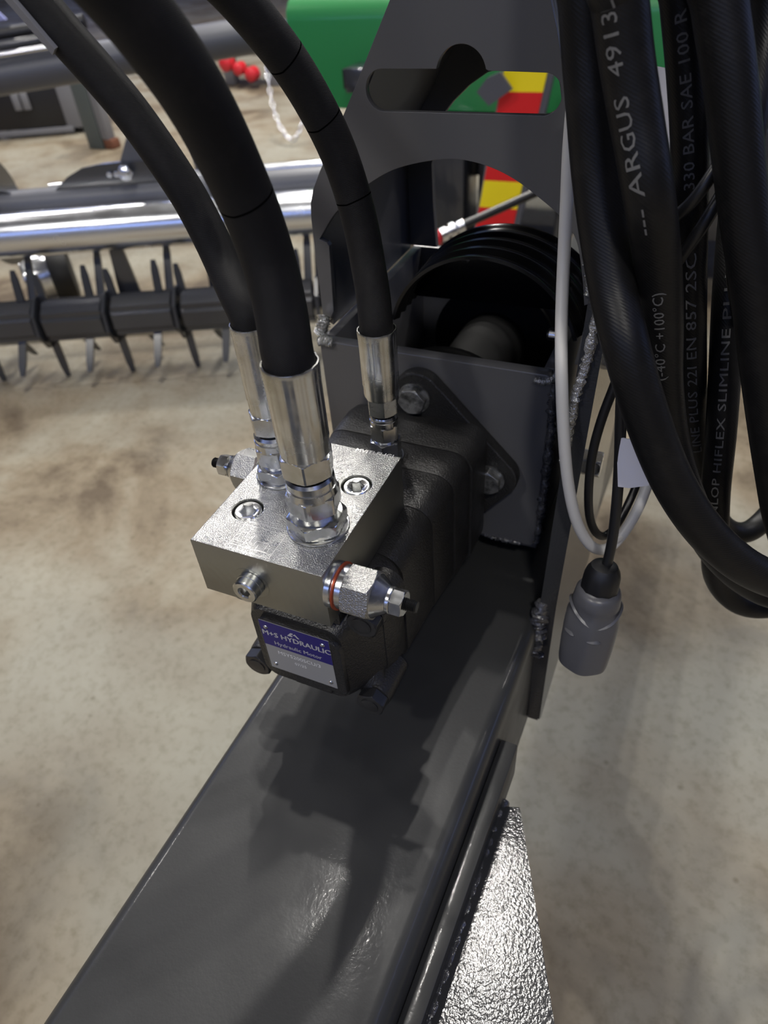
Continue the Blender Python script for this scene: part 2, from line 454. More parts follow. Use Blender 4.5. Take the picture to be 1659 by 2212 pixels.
# ------------------------------------------------------------------ the setting: floor, walls, ceiling, windows, lamps
bm = bmesh.new(); add_box(bm, (-16, -8, FLOOR - .2), (12, 22, FLOOR)); struct(finish('floor', bm, M['floor'], None, 0))
struct(box('ceiling', (-16, -8, 5.2), (12, 22, 5.4), M['ceiling'], bev=0))
struct(box('wall_left', (-16.2, -8, FLOOR), (-16, 22, 5.2), M['wall'], bev=0))
struct(box('wall_right', (12, -8, FLOOR), (12.2, 22, 5.2), M['wall'], bev=0))
struct(box('wall_back', (-16, 22, FLOOR), (12, 22.2, 5.2), M['wall'], bev=0))
struct(box('wall_front', (-16, -8.2, FLOOR), (12, -8, 5.2), M['wall'], bev=0))
n = 0
for x, side in ((-15.99, 1), (11.99, -1)):
    for y0 in (4, 13):
        n += 1
        t = bpy.data.objects.new('window_%d' % n, None); COL.objects.link(t); t.location = (x, y0, 2.0); struct(t)
        box('pane', (x - .02, y0, 2.2), (x + .02, y0 + 5, 4.4), M['glass'], t, 0)
        for k in range(6):
            box('mullion', (x - .05, y0 + k * 1.0 - .03, 2.2), (x + .05, y0 + k * 1.0 + .03, 4.4), M['wall'], t, 0)
        box('sill', (x - .08, y0 - .1, 2.1), (x + .08, y0 + 5.1, 2.2), M['wall'], t, 0)

n += 1
t = bpy.data.objects.new('window_%d' % n, None); COL.objects.link(t); t.location = (-1, -7.99, 3.0); struct(t)
box('pane', (-7, -8.01, 2.5), (5, -7.97, 3.9), M['glass'], t, 0)
for k in range(9):
    box('mullion', (-7.04 + k * 1.5, -8.03, 2.5), (-6.96 + k * 1.5, -7.94, 3.9), M['wall'], t, 0)
box('sill', (-7.1, -8.03, 2.4), (5.1, -7.90, 2.5), M['wall'], t, 0)
for x0, x1 in ((4.8, 5.15), (-7.9, -7.55)):
    for y0 in (-5, 4, 13):
        n += 1
        t = bpy.data.objects.new('window_%d' % n, None); COL.objects.link(t); t.location = (x0, y0, 5.1); struct(t)
        box('pane', (x0, y0, 5.15), (x1, y0 + 7.5, 5.19), M['roof_glass'], t, 0)
        for k in range(6):
            box('glazing_bar', (x0 - .05, y0 + k * 1.5 - .03, 5.10), (x1 + .05, y0 + k * 1.5 + .03, 5.15), M['wall'], t, 0)

def ceiling_lamp(i, x, y):
    t = thing('ceiling_lamp', 'round warehouse high-bay lamp hanging under the pale ceiling', 'lamp', (x, y, LAMP_Z), 'high-bay lamps')
    lathe('housing', [(.05, .9), (.05, .28), (.13, .22), (.17, .06), (.17, .05)], (x, y, LAMP_Z), (0, 0, 1), M['lamp'], t, 24)
    lathe('lens', [(.10, .049), (.10, .03)], (x, y, LAMP_Z), (0, 0, 1), M['lens'], t, 24)
    ld = bpy.data.lights.new('lamp_light', 'AREA'); ld.shape = 'DISK'; ld.size = .08 if i in KEY else .5
    ld.energy = LAMP_W * ((.66, .74, .86, 3.2, 3.4, 2.0, 2.0)[i] if i < 7 else 1.2); ld.color = (1.0, .965, .91)
    lo = bpy.data.objects.new('lamp_light', ld); COL.objects.link(lo); lo.location = (0, 0, .02); lo.parent = t
for i, (x, y) in enumerate(LAMPS): ceiling_lamp(i, x, y)

# ------------------------------------------------------------------ winch frame: beam, side arm, gusset, plates (all welded: one thing)
frame = thing('winch_drawbar', 'anthracite painted steel drawbar beam with welded winch housing and arched plate', 'drawbar', (0.1, -0.05, FLOOR))
yaw = math.radians(-1.3)
RZ = Matrix.Rotation(yaw, 3, 'Z')
bx0, bx1, bz = -.0125, .2005, -.225
bm = bmesh.new()
def prism_y(bm, pts, y0, y1, rot=None, about=(0.1, 0, 0)):
    ab = Vector(about); rings = []
    for y in (y0, y1):
        r = [Vector((p[0], y, p[1])) for p in pts]
        if rot is not None: r = [rot @ (p - ab) + ab for p in r]
        rings.append(r)
    add_rings(bm, rings)
prism_y(bm, rrect((bx0 + bx1) / 2, bz - .1, (bx1 - bx0) / 2, .1, .014, 8), -.7, 1.35, RZ)
finish('beam', bm, M['paint'], frame, 40)
# flat bar along the beam's right flank and the weld between
bm = bmesh.new(); prism_y(bm, rrect(.2085, -.285, .0078, .026, .0015, 2), -.7, .084, RZ); finish('side_bar', bm, M['paint'], frame, 40)
bm = bmesh.new()
rr = random.Random(3)
rings = []
for i in range(170):
    y = .05 - i * .0042; r = .0052 + rr.uniform(-.0007, .0007) + .0005 * math.sin(i * 2.2)
    c = Vector((.2168, y, -.300))
    rings.append([RZ @ (Vector((c.x + r * math.cos(a), y, c.z + r * math.sin(a))) - Vector((.1, 0, 0))) + Vector((.1, 0, 0)) for a in [2 * PI * k / 10 for k in range(10)]])
add_rings(bm, rings); finish('weld_seam', bm, M['weld'], frame, 60)
# gusset plate standing out from the flat bar
g = [(.2160, .040), (.2320, .0445), (.2345, .040), (.2965, -.100), (.335, -.19), (.50, -.56), (.214, -.56), (.2145, -.13)]
bm = bmesh.new()
add_rings(bm, [[Vector((x, y, z + (x - .23) * .085)) for x, y in g] for z in (-.304, -.294)])
es = [e for e in bm.edges if (abs(e.verts[0].co.x - e.verts[1].co.x) + abs(e.verts[0].co.y - e.verts[1].co.y)) > 1e-6]
bmesh.ops.bevel(bm, geom=es, offset=.0012, segments=2, affect='EDGES')
finish('gusset_plate', bm, M['paint_rough'], frame, 30)
# upright arm plate at the right: thin, its textured front edge towards the viewer
bm = bmesh.new()
def arm_x(z): return .2040 + max(0, z + .2) * .019
zs = [-.415, -.40, -.2, 0, .08, .155]
rings = []
for z in zs:
    x = arm_x(z); wd = .0150; yf = .2 + (.012 if z < -.41 else 0)
    rings.append([Vector((x, yf, z)), Vector((x + wd, yf, z)), Vector((x + wd, .50, z)), Vector((x, .50, z))])
add_rings(bm, rings)
es = [e for e in bm.edges if abs(e.verts[0].co.z - e.verts[1].co.z) > .01]
bmesh.ops.bevel(bm, geom=es, offset=.0018, segments=2, affect='EDGES')
finish('arm_plate', bm, M['paint_rough'], frame, 30)
def bead(name, P, r, m, wob=.3, seed=1, parent=frame, step=.0016):
    rr = random.Random(seed); P = catmull(P, 16); T, N = frames(P); bm = bmesh.new(); rings = []
    for i, p in enumerate(P):
        B = T[i].cross(N[i]); q = r * (1 + rr.uniform(-wob, wob)); j = Vector((rr.uniform(-1, 1), rr.uniform(-1, 1), rr.uniform(-1, 1))) * r * wob * .5
        rings.append([p + j + (N[i] * math.cos(a) + B * math.sin(a)) * q * (1 + rr.uniform(-wob, wob) * .4) for a in [2 * PI * k / 10 for k in range(10)]])
    add_rings(bm, rings); return finish(name, bm, m, parent, 70)
bead('arm_weld', [(.206, .203, -.20), (.2045, .200, -.228), (.2060, .197, -.25), (.2065, .19, -.27)], .0065, M['weld'], .4, 4)
bead('arm_weld', [(.2085, .199, -.03), (.2105, .1985, .03), (.2155, .199, .07), (.219, .2, .15)], .0036, M['weld_bare'], .28, 9)
# motor plate, the box behind it
plate('motor_plate', rrect(.0716, -.0917, .1094, .0993, .006, 3), [], .012, .262, M['plate_paint'], frame, .0010)
box('box_side', (-.0378, .274, -.195), (-.0278, .50, .0076), M['plate_paint'], frame, .001)
box('box_side', (.1710, .274, -.195), (.1810, .50, .0076), M['plate_paint'], frame, .001)
box('box_floor', (-.0378, .274, -.205), (.1810, .50, -.195), M['plate_paint'], frame, .001)
bead('plate_weld', [(-.0395, .268, .012), (-.0370, .270, .018), (-.0375, .276, .024)], .0055, M['weld_bare'], .28, 2)
bead('plate_weld', [(-.038, .262, .0065), (-.030, .2615, .0080), (-.022, .2615, .0075)], .0042, M['weld_bare'], .28, 5)
bead('plate_weld', [(.166, .2605, .003), (.174, .261, .001), (.181, .263, .004), (.185, .27, .009)], .0028, M['weld_bare'], .28, 6)
bead('plate_weld', [(.182, .266, .0), (.1835, .266, -.06), (.1835, .266, -.12), (.182, .266, -.185)], .0045, M['weld'], .3, 8)
bead('plate_weld', [(.128, .262, -.191), (.145, .262, -.192), (.168, .263, -.191)], .0022, M['weld'], .5, 11)
ARCH = [(0.0516, 0.2792), (0.0411, 0.2600), (0.0064, 0.2037), (-0.0292, 0.1481), (-0.0374, 0.1340), (-0.0414, 0.1226), (-0.0428, 0.1111), (-0.0434, 0.0892), (-0.0440, 0.0244), (-0.0430, 0.0116), (-0.0400, 0.0125), (-0.0320, 0.0263), (-0.0284, 0.0877), (-0.0303, 0.0908), (-0.0373, 0.0930), (-0.0188, 0.1162), (0.0029, 0.1328), (0.0162, 0.1424), (0.0371, 0.1531), (0.0643, 0.1603), (0.0884, 0.1629), (0.1118, 0.1595), (0.1332, 0.1514), (0.1531, 0.1393), (0.1704, 0.1266), (0.1834, 0.1108), (0.1913, 0.0830), (0.1955, 0.0608), (0.2009, 0.0634), (0.1972, 0.0837), (0.1892, 0.1112), (0.1805, 0.1498), (0.1703, 0.1879), (0.1645, 0.2124), (0.1557, 0.2428), (0.1497, 0.2595), (0.1437, 0.2755)]
i0, i1 = ARCH.index((-0.0373, 0.0930)), ARCH.index((0.1955, 0.0608))
ARCH = ARCH[:i0] + [(p.x, p.y) for p in catmull([(x, z, 0) for x, z in ARCH[i0:i1 + 1]], 5)] + ARCH[i1 + 1:]
SLOT = [(.1508, .1931), (.0935, .1932)] + arc(.0318, .2068, .0135, 268, 92, 18) + [(.0555, .2203), (.0729, .2203)] + arc(.0917, .2165, .0183, 168, 12, 24) + [(.1115, .2193), (.1323, .2188)] + arc(.1502, .2056, .0127, 84, -86, 18)
plate('arch_plate', ARCH, [SLOT], .006, .285, M['plate_paint'], frame, .0003)
BK = [(0.055, 0.2792), (0.0411, 0.2600), (-0.0292, 0.1481), (-0.0428, 0.1111), (-0.0434, 0.012), (-.006, .012), (-.0086, .0564), (-.0095, .0989), (-.003, .125), (0.0039, .1462), (.0137, .1574), (.0303, .1714), (.0486, .1823), (.075, .188), (.105, .184), (.135, .172), (.158, .15), (.172, .115), (.178, .06), (.18, .012), (.2, .012), (.197, .10), (.18, .19), (.15, .2792)]
plate('arch_plate', BK, [], .008, .49, M['plate_paint'], frame, .0008)
plate('box_back', [(-.0378, -.2), (.181, -.2), (.181, .0076), (-.0378, .0076)], [], .008, .5, M['plate_paint'], frame, .0008)
bead('arch_weld', [(.1985, .284, .07), (.1935, .284, .10), (.187, .284, .13), (.180, .284, .16)], .0032, M['weld_bare'], .28, 21)
SW = [(0.0500, 0.2770), (0.0411, 0.2590), (0.0064, 0.2027), (-0.0292, 0.1471), (-0.0374, 0.1330), (-0.0414, 0.1216), (-0.0428, 0.1100), (-0.0434, 0.0892), (-.0434, .012)]
bm = bmesh.new()
inner = [(x + .006, z - .003) for x, z in SW]
ring = lambda y: [Vector((x, y, z)) for x, z in SW + inner[::-1]]
add_rings(bm, [ring(.2915), ring(.4895)])
finish('side_plate', bm, M['plate_paint'], frame, 30)
SW2 = [(.1470, .2680), (.1555, .2425), (.1645, .2120), (.1700, .1885), (.1800, .1500), (.1885, .1125), (.1930, .095)]
inner2 = [(x - .005, z - .002) for x, z in SW2]
ring = lambda y: [Vector((x, y, z)) for x, z in SW2 + inner2[::-1]]
bm = bmesh.new(); add_rings(bm, [ring(.2915), ring(.4895)]); finish('side_plate', bm, M['plate_paint'], frame, 30)
box('added_shade_plate', (.050, .2915, .2700), (.146, .4895, .2760), M['plate_paint'], frame, .0005)  # unseen cover added between the arch plates to darken the housing's interior
# leaf bracket on the box's right side
bm = bmesh.new(); add_rings(bm, [[Vector((x, y, z)) for y, z in ((.285, .008), (.362, .008), (.345, .042), (.332, .045))] for x in (.1940, .1985)])
finish('bracket', bm, M['plate_paint'], frame, 30)
hexobj('bracket_bolt', .0085, 0, .006, (.181, .305, .022), (-1, 0, 0), M['zinc'], frame)
lathe('bracket_bolt', [(.0055, 0), (.0055, .008), (.004, .010)], (.175, .305, .022), (-1, 0, 0), M['zinc'], frame, 20)
for (y, z) in ((.263, .033), (.245, -.06)):
    hexobj('arm_bolt', .0120, .0, .013, (.2225 if z > 0 else .2205, y, z), (1, 0, 0), M['zinc'], frame, phase=.3)

# ------------------------------------------------------------------ winch drum and hood
drum = thing('winch_drum', 'dark steel winch drum lying in the box behind the motor plate', 'drum', (.072, .40, -.19))
lathe('barrel', [(.040, 0), (.040, .15)], (.072, .32, -.085), (0, 1, 0), M['rope'], drum, 36)
lathe('flange', [(.070, 0), (.072, .001), (.072, .006), (.070, .007)], (.072, .315, -.085), (0, 1, 0), M['rope'], drum, 48)
lathe('flange', [(.070, 0), (.072, .001), (.072, .006), (.070, .007)], (.072, .465, -.085), (0, 1, 0), M['rope'], drum, 48)
hood = thing('drum_hood', 'glossy black ribbed arched hood above the winch drum', 'hood', (.104, .34, .01))
bm = bmesh.new()
prof = []
for i in range(60):
    t = i / 59; y = .303 + t * .085
    r = .0875 + t * .0140 + .0013 * math.cos(t * 2 * PI * 4)
    prof.append((r, y))
prof += [(r - .003, y) for r, y in reversed(prof)]
rings = []
for k in range(61):
    a = math.radians(16 + 150 * k / 60)
    rings.append([Vector((.1050 + (y - .303) * .02 + r * math.cos(a), y, -.0045 - (y - .303) * .19 + r * math.sin(a))) for r, y in prof])
add_rings(bm, rings); finish('ribbed_shell', bm, M['hood'], hood, 60)
bm = bmesh.new()
pts = arc(.106, -.0185, .0960, 18, 164, 40)
add_rings(bm, [[Vector((x, y, z)) for x, z in pts] for y in (.375, .380)]); finish('end_disc', bm, M['hood'], hood, 40)
lathe('screw', [(.004, 0), (.004, .003), (.002, .004)], (.068, .374, .052), (0, -1, 0), M['grey_bolt'], hood, 14)

# ------------------------------------------------------------------ hydraulic motor
MX, MZ = .0595, -.1115
motor = thing('hydraulic_motor', 'black cast hydraulic motor bolted to the winch plate under the zinc block', 'motor', (MX, .13, -.18))
def body(name, secs, m, par, n=7, sm=35):
    bm = bmesh.new()
    add_rings(bm, [[Vector((x, y, z)) for x, z in rrect(cx, cz, hw, hh, r, n)] for y, cx, cz, hw, hh, r in secs])
    return finish(name, bm, m, par, sm)
body('housing', [(.250, MX + .003, MZ, .068, .0655, .016), (.240, MX + .003, MZ, .0705, .0668, .018), (.206, MX + .003, MZ, .0700, .0668, .019), (.2045, MX + .003, MZ, .0697, .0665, .019)], M['cast'], motor)
body('housing', [(.2045, MX + .002, MZ, .0681, .0656, .018), (.2035, MX + .002, MZ, .0685, .0660, .018), (.173, MX + .002, MZ, .0665, .0655, .019), (.172, MX + .002, MZ, .0662, .0652, .019)], M['cast'], motor)
body('housing', [(.172, MX + .001, MZ, .0655, .0646, .018), (.1705, MX + .001, MZ, .0658, .0648, .018), (.132, MX + .001, MZ, .0630, .0630, .019), (.1305, MX + .001, MZ, .0627, .0627, .019)], M['cast'], motor)
body('gerotor_section', [(.1305, MX + .001, MZ, .0619, .0620, .018), (.129, MX + .001, MZ, .0622, .0622, .018), (.0765, MX + .001, MZ, .0600, .0620, .020), (.075, MX + .001, MZ, .0597, .0617, .020)], M['cast'], motor)
body('valve_section', [(.075, MX, MZ, .0590, .0612, .020), (.0738, MX, MZ, .0592, .0615, .020), (.058, MX, MZ, .0585, .0605, .022), (.046, MX, MZ, .0555, .0570, .024)], M['cast'], motor)
# raised port seat below the rear hose and the pad under the block
lathe('port_seat', [(.0215, -.012), (.0190, .0015), (.0175, .0022)], (.0620, .1820, -.0475), (0, 0, 1), M['cast'], motor, 32)
body('mounting_pad', [(.126, .0535, -.0555, .046, .006, .002), (.012, .0535, -.0555, .046, .006, .002)], M['cast'], motor, 3)
# end cover: waisted centre with four corner bosses
body('end_cover', [(.048, MX, MZ, .0555, .057, .024), (.032, MX, MZ, .049, .051, .018), (.020, MX, MZ - .002, .042, .045, .014), (.012, MX, MZ - .002, .038, .041, .012)], M['cast'], motor)
CB = [(.0065, -.1612), (.1103, -.1625), (.1130, -.0625), (.0115, -.0640)]
for x, z in CB:
    bm = bmesh.new()
    add_lathe(bm, [(.0100, 0), (.0126, .0006), (.0132, .003), (.0136, .014), (.0138, .036)], (x, .0265, z), (0, 1, 0), 36)
    finish('bolt_boss', bm, M['cast'], motor, 50)
    bm = bmesh.new(); rings = []
    c0 = Vector((x, .0330, z)); c1 = Vector((MX + (x - MX) * .45, .050, MZ + (z - MZ) * .45))
    u = (c1 - c0).normalized(); n1 = u.cross(Vector((0, 1, 0))).normalized(); n2 = n1.cross(u)
    for k in range(9):
        t = k / 8; p = c0.lerp(c1, t); ra = .0125 + .012 * t * t; rb = .0095 + .014 * t
        rings.append([p + n1 * ra * math.cos(q) + n2 * rb * math.sin(q) for q in [2 * PI * j / 28 for j in range(28)]])
    add_rings(bm, rings)
    finish('boss_web', bm, M['cast'], motor, 60)
    bm = bmesh.new(); add_hex(bm, .0128, 0, .0095, (x, .0265, z), (0, -1, 0), phase=.35 + x * 9, both=False)
    add_lathe(bm, [(.0075, 0), (.0075, .0006), (.006, .0008)], (x, .0170, z), (0, -1, 0), 20)
    finish('cover_bolt', bm, M['black_bolt'], motor, 24)
# flange with rounded ears, four holes on a circle
def hull(pts):
    pts = sorted(set(pts)); 
    def half(p):
        o = []
        for q in p:
            while len(o) > 1 and (o[-1][0] - o[-2][0]) * (q[1] - o[-2][1]) - (o[-1][1] - o[-2][1]) * (q[0] - o[-2][0]) <= 0: o.pop()
            o.append(q)
        return o
    a = half(pts); b = half(pts[::-1]); return a[:-1] + b[:-1]
ears = [(.0645, -.0265), (.1375, -.1020), (-.018, -.118)]
fl = []
for x, z in ears: fl += arc(x, z, .0235, 0, 360, 36)
fl += [(.118, -.165), (.0, -.172)]
fl = hull([(round(x, 5), round(z, 5)) for x, z in fl])
plate('mounting_flange', fl, [], .0125, .2495, M['cast'], motor, .002)
for (x, z), ph in ((ears[0], .2), (ears[1], .5)):
    bm = bmesh.new(); add_hex(bm, .0135, 0, .0095, (x - .003, .2495, z - .002), (0, -1, 0), phase=ph, both=False)
    add_lathe(bm, [(.0150, 0), (.0150, .0016)], (x - .003, .2495, z - .002), (0, -1, 0), 28)
    for k in range(6):
        a = ph + k * PI / 3
        add_box(bm, (x - .003 + .004, .2396, z - .0024), (x - .003 + .0085, .2400, z - .0016), 0, rot=Matrix.Rotation(-a, 3, 'Y'), about=(x - .003, .2398, z - .002)) if k % 2 == 0 else None
    finish('flange_bolt', bm, M['grey_bolt'], motor, 24)
# nameplate with rounded backing pad
plate('nameplate_pad', [(.0300, -.1370), (.0300, -.083), (.0325, -.0775), (.038, -.0745), (.088, -.0775), (.0955, -.0825), (.0985, -.089), (.0985, -.139), (.0965, -.1425), (.0345, -.1418)], [], .006, .0072, M['cast'], motor, .0012)
plate('cover_lug', [(.046, -.140), (.086, -.140), (.082, -.1515), (.050, -.1515)], [], .006, .0095, M['cast'], motor, .001)
NP = [(.0322, -.0775), (.0900, -.0770), (.0905, -.1349), (.0322, -.1349)]
npl = plate('nameplate', [(.0325, -.1352), (.0908, -.1352), (.0905, -.0772), (.0325, -.0772)], [], .0006, .0066, M['plate_alu'], motor, .0001)
def onplate(x, z, y=.00645): return Matrix(((1, 0, 0, x), (0, 0, -1, y), (0, 1, 0, z), (0, 0, 0, 1)))
bz1 = -.1055
bl = plate('blue_panel', [(.0325, bz1), (.0908, bz1), (.0905, -.0772), (.0325, -.0772)], [], .0001, .00650, M['plate_blue'], None, 0.0)
bl.parent = npl
def sub(o): o.parent = npl; return o
YP = .00642
sub(text_obj('plate_lettering', 'M+S HYDRAULIC', .0078, onplate(.0622, -.0930, YP), M['plate_txt'], None, .00022, 0, .5, 1.0, .98))
sub(text_obj('plate_lettering', 'Hydraulic Motor', .0060, onplate(.0622, -.1024, YP), M['plate_txt'], None, .00004, 0))
sub(text_obj('plate_lettering', 'MSYS200SCU/3', .0058, onplate(.0612, -.1140, .00645), M['stamp'], None, 0, 0))
sub(text_obj('plate_lettering', '07/25', .0046, onplate(.0612, -.1215, .00645), M['stamp'], None, 0, 0))
bm = bmesh.new()
for pts in ([(.0555, -.0860), (.0590, -.0815), (.0612, -.0815), (.0604, -.0830), (.0588, -.0838), (.0604, -.0850), (.0596, -.0860)], [(.0604, -.0838), (.0626, -.0815), (.0660, -.0860), (.0640, -.0860), (.0624, -.0836)]):
    bm.faces.new([bm.verts.new((x, YP, z)) for x, z in pts])
o = finish('plate_emblem', bm, M['plate_txt'], None, 0); o.parent = npl
for x, z in ((.0375, -.0840), (.0850, -.0840), (.0375, -.1290), (.0860, -.1290)):
    o = lathe('rivet', [(.0020, 0), (.0019, .0005), (.0012, .0010), (.0003, .0012)], (x, .0067, z), (0, -1, 0), M['zinc'], None, 16, True, None, 60); o.parent = npl

# ------------------------------------------------------------------ zinc-plated valve block
block = thing('valve_block', 'zinc plated steel valve block on top of the black motor', 'valve block', (.05, .064, -.0493))
BW, BL, BH = .1, .1286, .0493
SCR = [(.0208, .0395), (.0819, .0888)]
cu_holes = [arc(x, y, .0112, 0, 360, 40)[:-1] for x, y in SCR]
# body with counterbored screw holes: bottom slab + top slab with holes, in one mesh
def zplate(outer, holes, z0, z1, bev):
    cu = bpy.data.curves.new('t', 'CURVE'); cu.dimensions = '2D'; cu.fill_mode = 'BOTH'
    for pts in [outer] + holes:
        sp = cu.splines.new('POLY'); sp.points.add(len(pts) - 1)
        for p, q in zip(sp.points, pts): p.co = (q[0], q[1], 0, 1)
        sp.use_cyclic_u = True
    cu.extrude = (z1 - z0) / 2 - bev; cu.bevel_depth = bev; cu.bevel_resolution = 1; cu.offset = -bev
    t = bpy.data.objects.new('t', cu); COL.objects.link(t); t.location = (0, 0, (z0 + z1) / 2)
    bpy.context.view_layer.update()
    me = bpy.data.meshes.new_from_object(t.evaluated_get(bpy.context.evaluated_depsgraph_get()))
    me.transform(t.matrix_world); bpy.data.objects.remove(t); bpy.data.curves.remove(cu); return me
bm = bmesh.new()
bm.from_mesh(zplate([(0, 0), (BW, 0), (BW, BL), (0, BL)], cu_holes, -BH, 0.0, .0006))
o = finish('block_body', bm, M['block_top'], block, 25)
o.data.materials.append(M['block_side'])
for p in o.data.polygons:
    if abs(p.normal.z) < .5: p.material_index = 1
def ringsock(bm, org, d, R, r, h, depth, n=48):
    """cap screw head: turned rim with a hexagon socket"""
    a, b, dd = axes(d); org = Vector(org); inr = r * math.cos(PI / 6)
    def hx(th): return inr / math.cos((th % (PI / 3)) - PI / 6)
    rings = []
    for kind, rad, t in (('c', R, 0), ('c', R, h - .0008), ('c', R - .0008, h), ('c', r * 1.18, h), ('h', r, h - .0007), ('h', r, h - depth), ('c', r * .3, h - depth - .0006)):
        rings.append([org + dd * t + (a * math.cos(th) + b * math.sin(th)) * (hx(th) if kind == 'h' else rad) for th in [2 * PI * i / n for i in range(n)]])
    add_rings(bm, rings)
for i, (x, y) in enumerate(SCR):
    bm = bmesh.new(); ringsock(bm, (x, y, -.0125), (0, 0, 1), .0098, .0058, .0115, .0095)
    finish('cap_screw', bm, M['zinc'], block, 28)
bm = bmesh.new(); ringsock(bm, (.0432, 0, -.0262), (0, -1, 0), .0092, .0042, .0105, .009)
finish('plug_screw', bm, M['zinc'], block, 28)
lathe('plug_ring', [(.0086, 0), (.0096, .0005), (.0096, .0042), (.0088, .0046)], (.0432, 0, -.0262), (0, -1, 0), M['zinc'], block, 36)
lathe('spot_face', [(.0135, 0), (.0135, .00015)], (.0425, 0, -.0270), (0, -1, 0), M['block_side'], block, 36)
# cartridge adjusters: right at the front, left at the rear
def adjuster(x0, sx, y, z, hexph):
    d = (sx, 0, 0); og = (x0, y, z)
    lathe('cartridge_collar', [(.0150, -.001), (.0160, 0), (.0160, .0035), (.0152, .0045), (.0150, .0120)], og, d, M['zinc'], block, 44)
    lathe('seal_ring', [(.0150, .0048), (.0164, .0052), (.0164, .0066), (.0150, .0070)], og, d, M['copper'], block, 44)
    hexobj('cartridge_hex', .0182, .0110, .0310, og, d, M['block_top'], block, hexph)
    lathe('cartridge_cone', [(.0150, .0308), (.0140, .0320), (.0095, .0385), (.0090, .0390)], og, d, M['zinc'], block, 40)
    lathe('washer', [(.0085, .0388), (.0092, .0394), (.0092, .0412), (.0086, .0416)], og, d, M['zinc'], block, 32)
    hexobj('lock_nut', .0092, .0416, .0500, og, d, M['zinc'], block, hexph + .2)
    prof = [(.0038, .049)]
    t = .0500
    while t < .0575: prof += [(.0042, t), (.0034, t + .0006)]; t += .0012
    prof += [(.0036, .0580)]
    lathe('set_screw', prof, og, d, M['black_steel'], block, 20)
adjuster(.1, 1, .0125, -.0190, .15)
adjuster(0, -1, .1035, -.0250, .35)
# etched frame and flow symbol, drawn with shallow strips
bm = bmesh.new()
def strip(a, b, wd=.00035, z=.00008):
    a = Vector((*a, 0)); b = Vector((*b, 0)); d = (b - a); L = d.length; n = Vector((-d.y, d.x, 0)).normalized() * wd / 2
    q = [a - n, b - n, b + n, a + n]
    bm.faces.new([bm.verts.new((p.x, p.y, z)) for p in q])
fx0, fx1, fy0, fy1 = .0275, .0600, .0024, .0255
for s in (((fx0, fy0), (fx1, fy0)), ((fx0, fy1), (fx1, fy1)), ((fx0, fy0), (fx0, fy1)), ((fx1, fy0), (fx1, fy1)), ((fx0, fy0 + .0036), (fx1, fy0 + .0036)), ((fx0, fy1 + .0035), (fx1, fy1 + .0035)),
          ((.030, .0100), (.037, .0100)), ((.030, .0100), (.030, .0190)), ((.030, .0190), (.0345, .0190)), ((.0345, .0150), (.0345, .0215)), ((.0325, .0150), (.0400, .0150)), ((.0400, .0110), (.0400, .0180)),
          ((.0370, .0085), (.0370, .0130)), ((.0430, .0200), (.0490, .0205)), ((.0490, .0205), (.0505, .0170)), ((.0505, .0170), (.0550, .0160)), ((.0440, .0140), (.0530, .0140)), ((.0440, .0095), (.0440, .0140)),
          ((.0530, .0075), (.0530, .0140)), ((.0470, .0065), (.0470, .0110)), ((.0470, .0065), (.0560, .0065)), ((.0560, .0065), (.0560, .0110)), ((.0330, .0235), (.0360, .0225)), ((.0400, .0065), (.0430, .0065))):
    strip(*s)
finish('etched_symbol', bm, M['mark'], block, 0, uv=True)
flat = lambda x, y, z, a=0: Matrix.Translation((x, y, z)) @ Matrix.Rotation(a, 4, 'Z')
text_obj('etched_lettering', 'MVITLFI-IGI', .0062, flat(.0790, .1250, .0001, 0.03) @ Matrix.Scale(1, 4), M['mark'], block, .00005)
text_obj('etched_lettering', 'B', .0050, flat(.0925, .0255, .0001, 0), M['mark'], block)
text_obj('etched_lettering', 'T1', .0050, flat(.0905, .0640, .0001, 0.6), M['mark'], block)

